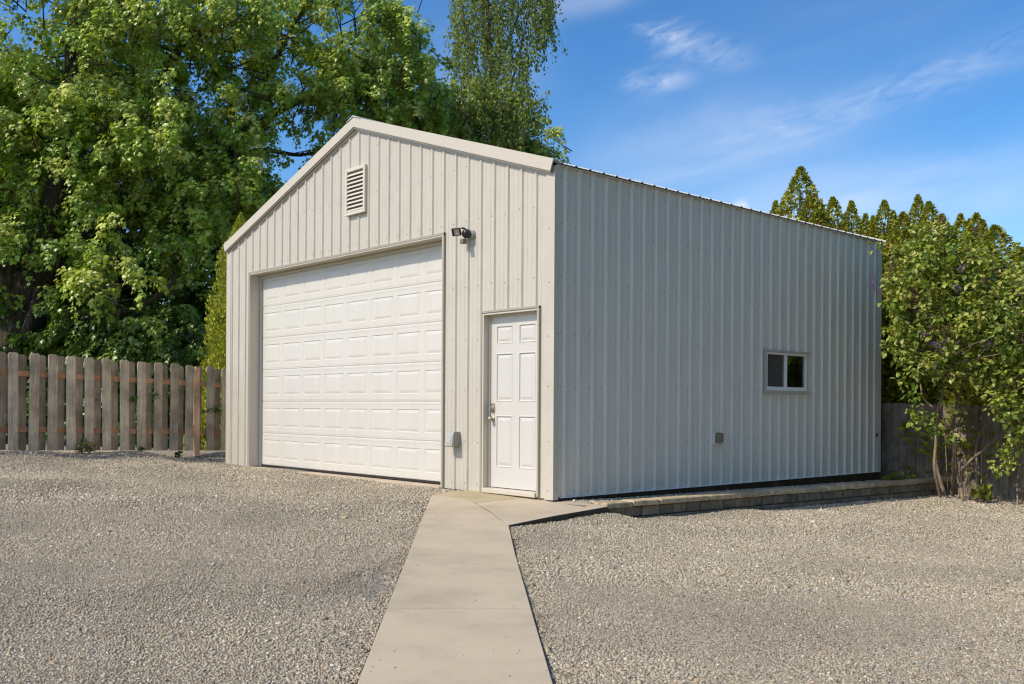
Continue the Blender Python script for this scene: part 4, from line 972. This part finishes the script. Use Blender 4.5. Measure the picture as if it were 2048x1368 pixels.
def place_arbor(top_px, top_py, yw, k, wid, label, group):
    global trunk_used
    d = ray(top_px, top_py); p = CAM3 + d * ((yw - CAM3[1]) / d[1]); zb = -.35; h = p[2] - zb
    r_ = empty('arborvitae_tree', (p[0], p[1], zb), label, 'tree', group, rz=random.uniform(0, 6.28)); r_.scale = (wid, wid, h / 5.0)
    for src, flag in ((variants[k], used[k]), (mbc, trunk_used)):
        o = src if not flag else src.copy()
        if flag: col.objects.link(o)
        o.parent = r_
    used[k] = True; trunk_used = True
HG = 'arborvitae hedge behind the back fence'
hedge_far = [(2135, 470, 9.5, 4, .9), (2180, 455, 9.3, 2, 1.0), (2240, 450, 9.6, 1, .9), (2300, 440, 9.4, 0, 1.0)]  # unseen trees added past the hedge end, shading and reflected in the window
hedge = [(1524, 428, 9.9, 1, .8, 'arborvitae tip just showing over the roof edge, first on the left of the hedge'), (1551, 404, 9.7, 4, .8, 'slim arborvitae immediately left of the tallest one above the garage roof'), (1601, 336, 9.5, 2, 1.12, 'tallest broad arborvitae standing above the garage roof edge'),
         (1620, 392, 9.0, 3, .95, 'bright yellowish arborvitae overlapping the front of the tallest one'), (1640, 408, 9.6, 1, .8, 'thin dark arborvitae right beside the tallest one'), (1666, 396, 9.3, 0, .95, 'plump second-highest arborvitae above the garage roof'), (1703, 404, 9.4, 1, .95, 'pointed arborvitae over the middle of the far roof end'),
         (1731, 430, 9.6, 4, .8, 'short slim arborvitae tip left of a yellower one at the roof end'), (1746, 434, 9.1, 1, .8, 'short yellow-green arborvitae nearest the far roof end'), (1768, 402, 9.4, 0, .85, 'arborvitae rising right beside the rear roof corner'), (1787, 424, 9.7, 4, .75, 'dark slim arborvitae tucked right of the rear roof corner'),
         (1806, 426, 9.1, 3, .9, 'bronze-tinged arborvitae above the left side of the lilac'), (1836, 392, 9.5, 4, .9, 'tall pointed arborvitae over the lilac centre-left'), (1858, 405, 9.2, 0, .95, 'full yellow-green arborvitae standing over the lilac crown'), (1884, 430, 9.4, 3, .8, 'browned arborvitae tip amid the top lilac shoots'),
         (1921, 430, 9.5, 1, .8, 'slim arborvitae just right of the highest lilac shoots'), (1939, 440, 9.6, 4, .7, 'thin arborvitae between two slender tips right of the lilac top'), (1953, 428, 9.4, 0, .85, 'full arborvitae right of the thin pair over the lilac'), (1966, 442, 9.8, 1, .75, 'dark arborvitae tip half hidden left of the wide bronze one'),
         (1990, 452, 9.1, 2, 1.05, 'wide bronze-patched arborvitae at the end of the dense hedge'), (2042, 496, 9.2, 0, .9, 'lone lower arborvitae at the right picture edge'), (2090, 480, 9.3, 1, .95, 'arborvitae just cut off by the right picture edge behind the lilac')]
for h_ in hedge: place_arbor(h_[0], h_[1], h_[2], h_[3], h_[4] * random.uniform(1.6, 1.95), h_[5], HG)
for i_, h_ in enumerate(hedge_far): place_arbor(*h_, 'added unseen arborvitae past the right edge, ' + ('nearest', 'second', 'third', 'fourth')[i_] + ' in line along the board fence', HG)
place_arbor(482, 428, 1.95, 5, .97, 'narrow yellow-green arborvitae squeezed between picket fence and garage corner', None)

# --- lilac shrub
LB = P(1910, 992, 14.7); LB[2] = float(zt(LB[0], LB[1])) - .02
li = empty('lilac_shrub', LB, 'tall multi-stemmed lilac with fading purple blooms at the end of the block wall', 'shrub')
stems = [([(1882, 1000), (1869, 933), (1873, 868), (1872, 824), (1845, 790), (1835, 700), (1825, 620), (1815, 540)], 14.7, .045), ([(1894, 1002), (1873, 934), (1872, 885), (1875, 818), (1886, 780), (1870, 730), (1835, 690), (1790, 640), (1770, 560)], 14.5, .05),
         ([(1905, 1002), (1907, 903), (1905, 859), (1914, 806), (1924, 770), (1935, 690), (1930, 600), (1905, 500), (1890, 450)], 14.8, .05), ([(1899, 868), (1886, 832), (1884, 798), (1890, 720), (1880, 620), (1860, 520)], 14.6, .024), ([(1898, 862), (1919, 820), (1940, 796), (1957, 780), (1980, 700), (1990, 600)], 14.6, .026),
         ([(1926, 1004), (1922, 955), (1938, 924), (1966, 901), (1994, 876), (2021, 855), (2060, 815), (2085, 740)], 14.3, .045), ([(1953, 1008), (1952, 920), (1954, 885), (1971, 847), (1973, 815), (1989, 790), (2005, 720), (2010, 620), (2000, 540)], 14.5, .034),
         ([(1965, 1000), (1962, 930), (1967, 880), (1972, 850)], 14.7, .02), ([(2035, 1012), (2036, 955), (2047, 900), (2060, 830)], 14.2, .03), ([(2044, 1012), (2050, 940), (2066, 880)], 14.2, .025), ([(1933, 985), (1936, 945), (1934, 920), (1926, 900)], 14.4, .010), ([(1920, 1000), (1915, 940), (1912, 880), (1925, 820)], 14.9, .03), ([(1896, 998), (1893, 930), (1890, 870)], 14.9, .012)]
lims = []
for pts, dp, r in stems:
    r *= .62; mb = MB(); lims.append(limb(mb, [P(a, b_, dp + .25 * math.sin(i * 1.3 + a)) for i, (a, b_) in enumerate(pts)], r, max(.006, r * .25), 8, .02)); o = mb.build('stem', M['lilac_bark'], smooth=True); put(o, li)
rg = np.random.default_rng(17); pos, axs, nrs, szs, tin = [], [], [], [], []; mbw = MB(); Lp = np.array([p for l in lims for p in l])
def lil(px, py, dp, n_leaf, spread=.13, bright=1.0, tw=True):
    p = P(px, py, dp); o = unit(rg.normal(size=3) + np.array((0, 0, .35)))
    if tw:
        d = np.linalg.norm(Lp - p, axis=1); q = Lp[int(np.argmin(d))]; dd = d.min(); q = p + (q - p) * min(1, .75 / dd); mbw.tube([q, (p + q) / 2 + rg.normal(0, .03, 3), p], [.011, .008, .004], 4, cap=False)
    off = unit(rg.normal(size=(n_leaf, 3)) + o * .5); pos.append(p + off * rg.uniform(.02, spread, (n_leaf, 1)))
    axs.append(off * .8 - UP * .35 + rg.normal(0, .25, (n_leaf, 3))); nrs.append(UP * .6 + SUNV * .35 + off * .45 + rg.normal(0, .45, (n_leaf, 3))); szs.append(rg.uniform(.042, .084, n_leaf))
    b_ = np.array([(.26, .325, .05), (.33, .375, .065), (.17, .245, .04), (.38, .39, .09)])[rg.integers(4)] * bright; tin.append(b_ * rg.uniform(.75, 1.25, (n_leaf, 1)))
for (px, py, dp, a, h, d, n) in ((1850, 600, 14.4, .62, .95, .6, 190), (1880, 510, 14.5, .55, .6, .5, 95), (1950, 600, 14.3, .6, .9, .6, 180), (2030, 640, 14.0, .6, .9, .6, 170), (1920, 700, 14.2, .95, .6, .6, 200), (1800, 640, 14.4, .3, .7, .4, 65), (2045, 790, 13.8, .45, .75, .5, 120), (2110, 720, 13.7, .5, 1.2, .5, 120), (1985, 770, 14.1, .4, .25, .4, 26), (1900, 470, 14.5, .16, .22, .2, 14)):
    for _ in range(int(n * .74)):
        u = unit(rg.normal(size=3)) * rg.uniform(.1, 1) ** .4; lil(px + u[0] * a * FPX / dp, py - u[2] * h * FPX / dp, dp + u[1] * d, rg.integers(9, 17))
for (px, py, n) in ((1838, 838, 7), (1858, 848, 6), (1830, 828, 4), (1805, 765, 4), (1830, 790, 5), (1815, 660, 4), (1757, 500, 3), (2005, 900, 6), (2020, 925, 8), (2000, 935, 6), (2035, 880, 8), (2028, 905, 7), (1875, 855, 4), (1906, 873, 3), (1903, 820, 4)):
    for _ in range(n // 2 + 1): lil(px + rg.normal(0, 6), py + rg.normal(0, 6), 14.1, 9, .12, 1.1, False)
shift(mbw, LB); mbw.build('twigs', M['lilac_bark'], li, fix=False)
crown('foliage', li, (np.concatenate(pos), np.concatenate(axs), np.concatenate(nrs), np.concatenate(szs), np.concatenate(tin), None), HEART_V, HEART_F, M['lilac_leaf'])
for (px, py, s_, brn) in ((1746, 560, 1.2, 0), (1752, 578, 1.0, 0), (1872, 688, 1.1, 0), (1886, 688, 1.2, 0), (1848, 668, .9, 0), (1864, 660, .9, 1), (2032, 612, 1.3, 0), (2008, 655, .8, 0), (1970, 690, 1, 0), (1983, 684, .9, 0), (1872, 730, .8, 0), (1914, 575, .9, 0), (1925, 535, .8, 0), (1894, 655, .9, 1), (1950, 460, .8, 1), (1883, 440, .9, 1), (1830, 595, .7, 1), (1968, 560, .7, 1)):
    n = 90; t = rg.uniform(0, 1, n); a = rg.uniform(0, 6.28, n); d0 = unit(rg.normal(size=3) * .5 + UP * .8 - .3 * FWD3); e1 = unit(np.cross(d0, RIGHT3)); e2 = np.cross(d0, e1); r_ = .055 * s_ * (1 - t * .8)
    pp = P(px, py, 13.75) + np.outer((t - .5) * .17 * s_, d0) + np.outer(r_ * np.cos(a), e1) + np.outer(r_ * np.sin(a), e2)
    c = (np.array((.20, .12, .26)) if not brn else np.array((.17, .09, .055))) * rg.uniform(.6, 1.4, (n, 1))
    o = crown('flower_cluster', li, (pp, rg.normal(size=(n, 3)), rg.normal(size=(n, 3)), rg.uniform(.014, .024, n), c, None), OVAL_V, OVAL_F, M['petal'])

# --- small weeds and sprigs at the fences
def weed(name, c, n, h, spread, label, cat, pal, droop=.3, leaf=.05, stem=True, tv=OVAL_V, tf=OVAL_F):
    rg = np.random.default_rng(int(abs(c[0] * 1000 + c[1] * 77)) % 99999); r_ = empty(name, c, label, cat)
    mb = MB(); pos, ax, nr, sz, ti = [], [], [], [], []
    for k in range(n):
        e = np.array((rg.normal(0, spread), rg.normal(0, spread), h * rg.uniform(.5, 1.1))); mid = e * .5 + np.array((0, 0, h * .08)); mb.tube([(0, 0, -.01), mid, e], [.004, .003, .0015], 4, cap=False)
        for _ in range(7):
            t = rg.uniform(.3, 1); p = e * t; off = unit(rg.normal(size=3)); pos.append(p + off * .01); ax.append(off + UP * .2); nr.append(rg.normal(size=3) + UP); sz.append(leaf * rg.uniform(.6, 1.3)); ti.append(np.array(pal) * rg.uniform(.7, 1.3))
    mb.build('stem', M['lilac_bark'], r_, fix=False)
    V, T = scatter(tv, tf, np.array(pos), np.array(ax), np.array(nr), np.array(sz)); np_mesh('leaves', V, T, M['lilac_leaf'], r_, tint=np.repeat(np.array(ti), len(tv), 0))
for (px, n, h, sp, lab) in ((172, 9, .22, .09, 'brownish weed tuft at the foot of the picket fence, largest of the weeds there'), (350, 5, .14, .06, 'small green weed at the foot of the fence by the pinkish post'), (275, 4, .10, .05, 'tiny green weed at the middle of the fence foot'), (152, 6, .16, .08, 'yellowed grass tuft at the fence foot just left of the largest weed tuft')):
    s = s_of(px); p = fpt(s, .11, 0); weed('weed', (p[0], p[1], float(zt(p[0], p[1]))), n, h, sp, lab, 'weed', (.22, .22, .07) if 'brownish' in lab or 'yellow' in lab else (.06, .12, .02), leaf=.06)
for (px, py, n, lab) in ((302, 796, 7, 'green arborvitae sprig poking through the fence at mid height'), (268, 802, 4, 'small green sprig left of the larger one poking through the fence'), (432, 822, 9, 'leafy green sprig poking through the fence beside the garage corner'), (410, 825, 4, 'small green sprig between the pinkish post and the garage corner sprig')):
    s = s_of(px); p0 = np.array(fpt(s, .0, 0)); t = depth_of(p0[0], p0[1]); p = P(px, py, t); p = np.array(fpt(s, .03, p[2]))
    weed('sprig', tuple(p), n, .06, .07, lab, 'sprig', (.075, .13, .022), leaf=.07, tv=SPRAY_V, tf=SPRAY_F)
p = P(1968, 1008, 14.1); weed('sapling', (p[0], p[1], float(zt(p[0], p[1]))), 8, .30, .09, 'young bright yellow-green sapling at the foot of the lilac', 'sapling', (.17, .19, .03), leaf=.085, tv=HEART_V, tf=HEART_F)

# ----------------------------------------------------------------- light
SUN = Vector((-.27, -.92, 1.0)).normalized()
sd_ = bpy.data.lights.new('sun', 'SUN'); so = bpy.data.objects.new('sun', sd_); col.objects.link(so)
sd_.energy = 3.7; sd_.angle = math.radians(.53); sd_.color = (1.0, .91, .765)
so.rotation_euler = (-SUN).to_track_quat('-Z', 'Y').to_euler()
el = math.asin(SUN.z); azc = math.atan2(SUN.x, SUN.y)
w = bpy.data.worlds.new('World'); scene.world = w; w.use_nodes = True; nt = w.node_tree
bg = nt.nodes['Background']
sky = N(nt, 'ShaderNodeTexSky'); sky.sky_type = 'NISHITA'; sky.sun_disc = False; sky.sun_elevation = el; sky.sun_rotation = azc
sky.air_density = 1.0; sky.dust_density = 1.6; sky.ozone_density = 2.0; sky.altitude = 300
hs = N(nt, 'ShaderNodeHueSaturation', Saturation=1.24, Value=.92); gm = N(nt, 'ShaderNodeGamma', Gamma=1.24); L(nt, sky.outputs[0], gm.inputs[0]); L(nt, gm.outputs[0], hs.inputs['Color'])
tc = N(nt, 'ShaderNodeTexCoord'); dirv = tc.outputs['Generated']
def vdot(vec):
    n = N(nt, 'ShaderNodeVectorMath', operation='DOT_PRODUCT'); L(nt, dirv, n.inputs[0]); n.inputs[1].default_value = tuple(vec); return n.outputs['Value']
def mth(op, a, b=None, c=None):
    n = N(nt, 'ShaderNodeMath', operation=op)
    for i, v in enumerate((a, b, c)):
        if v is None: continue
        if hasattr(v, 'links'): L(nt, v, n.inputs[i])
        else: n.inputs[i].default_value = v
    return n.outputs[0]
def dirpx(px, py): return unit(ray(px, py))
def streak(p0, p1, half, torn=0., bend=0.):
    """soft elongated cloud band between two sky directions, in world directions"""
    a, b_ = dirpx(*p0), dirpx(*p1); c = unit(a + b_); al = unit(b_ - a); ac = np.cross(c, al); hl = np.arccos(np.clip(a @ b_, -1, 1)) / 2
    u = mth('DIVIDE', vdot(al), hl); v = vdot(ac)
    if torn: u = mth('ADD', u, mth('MULTIPLY', mth('SUBTRACT', tear.outputs[0], .5), torn))
    v = mth('ADD', v, mth('MULTIPLY', mth('MULTIPLY', u, u), bend))
    v = mth('ADD', v, mth('MULTIPLY', mth('SUBTRACT', warp.outputs[0], .5), half * 2.8)); v = mth('DIVIDE', v, half)
    g = mth('POWER', 2.718, mth('MULTIPLY', mth('MULTIPLY', v, v), -1)); e = mth('POWER', 2.718, mth('MULTIPLY', mth('POWER', mth('ABSOLUTE', u), 3), -1.2))
    fwd = mth('GREATER_THAN', vdot(c), .2); g = mth('MULTIPLY', mth('MULTIPLY', g, e), fwd)
    if torn: g = mth('MULTIPLY', g, mth('MAXIMUM', mth('MULTIPLY_ADD', tear.outputs[0], 3.2, -1.0), 0.0))
    return g
a_ = dirpx(1200, 330); b2 = dirpx(2048, 100); AL = unit(b2 - a_); CC = unit(a_ + b2); AC = np.cross(CC, AL)
cmb = N(nt, 'ShaderNodeCombineXYZ'); L(nt, vdot(AL * 3), cmb.inputs[0]); L(nt, vdot(AC * 17), cmb.inputs[1]); L(nt, vdot(CC * 3), cmb.inputs[2])
fil = N(nt, 'ShaderNodeTexNoise', Scale=2.0, Detail=7, Roughness=.48, Distortion=.4); L(nt, cmb.outputs[0], fil.inputs[0])
warp = N(nt, 'ShaderNodeTexNoise', Scale=5, Detail=8, Roughness=.62); L(nt, dirv, warp.inputs[0])
tm = N(nt, 'ShaderNodeCombineXYZ'); L(nt, vdot(AL * 14 + AC * 9), tm.inputs[0]); L(nt, vdot(AC * 42), tm.inputs[1]); L(nt, vdot(CC * 14), tm.inputs[2])
tear = N(nt, 'ShaderNodeTexNoise', Scale=1.6, Detail=8, Roughness=.6, Distortion=.9); L(nt, tm.outputs[0], tear.inputs[0])
filr = mth('MULTIPLY_ADD', fil.outputs[0], 1.3, -.05)
tot = None
for args, amp in ((((1180, 345), (1760, 235), .045), .40), (((1500, 275), (2130, 62), .014, .5), .62), (((1560, 380), (2200, 335), .022), .52), (((1300, 82), (1500, 116), .013, 1.6), .85), (((1240, 172), (1390, 154), .009, 1.4), .8), (((1030, 28), (1290, -10), .014), .4), (((1380, 60), (2150, -60), .05), .10), (((1100, 420), (2200, 420), .045), .30), (((1466, 412), (1496, 410), .006), .9), (((840, 170), (1100, 90), .05), .25)):
    g = mth('MULTIPLY', streak(*args), amp); tot = g if tot is None else mth('ADD', tot, g)
fac = mth('MULTIPLY', mth('MULTIPLY', tot, filr), .75); clampn = N(nt, 'ShaderNodeClamp'); L(nt, fac, clampn.inputs[0]); clampn.inputs['Max'].default_value = .85
skyc = mixc(nt, clampn.outputs[0], hs.outputs[0], (6.6, 7.0, 7.6))
L(nt, skyc, bg.inputs[0]); bg.inputs[1].default_value = .14

scene.render.engine = 'CYCLES'
vs = scene.view_settings; vs.view_transform = 'Standard'; vs.look = 'None'; vs.exposure = .02; vs.gamma = 1; vs.use_curve_mapping = False
cy = scene.cycles; cy.use_denoising = True; cy.max_bounces = 7; cy.diffuse_bounces = 4; cy.glossy_bounces = 3; cy.transmission_bounces = 6; cy.transparent_max_bounces = 8; cy.caustics_reflective = False; cy.caustics_refractive = False
cy.filter_width = 1.2
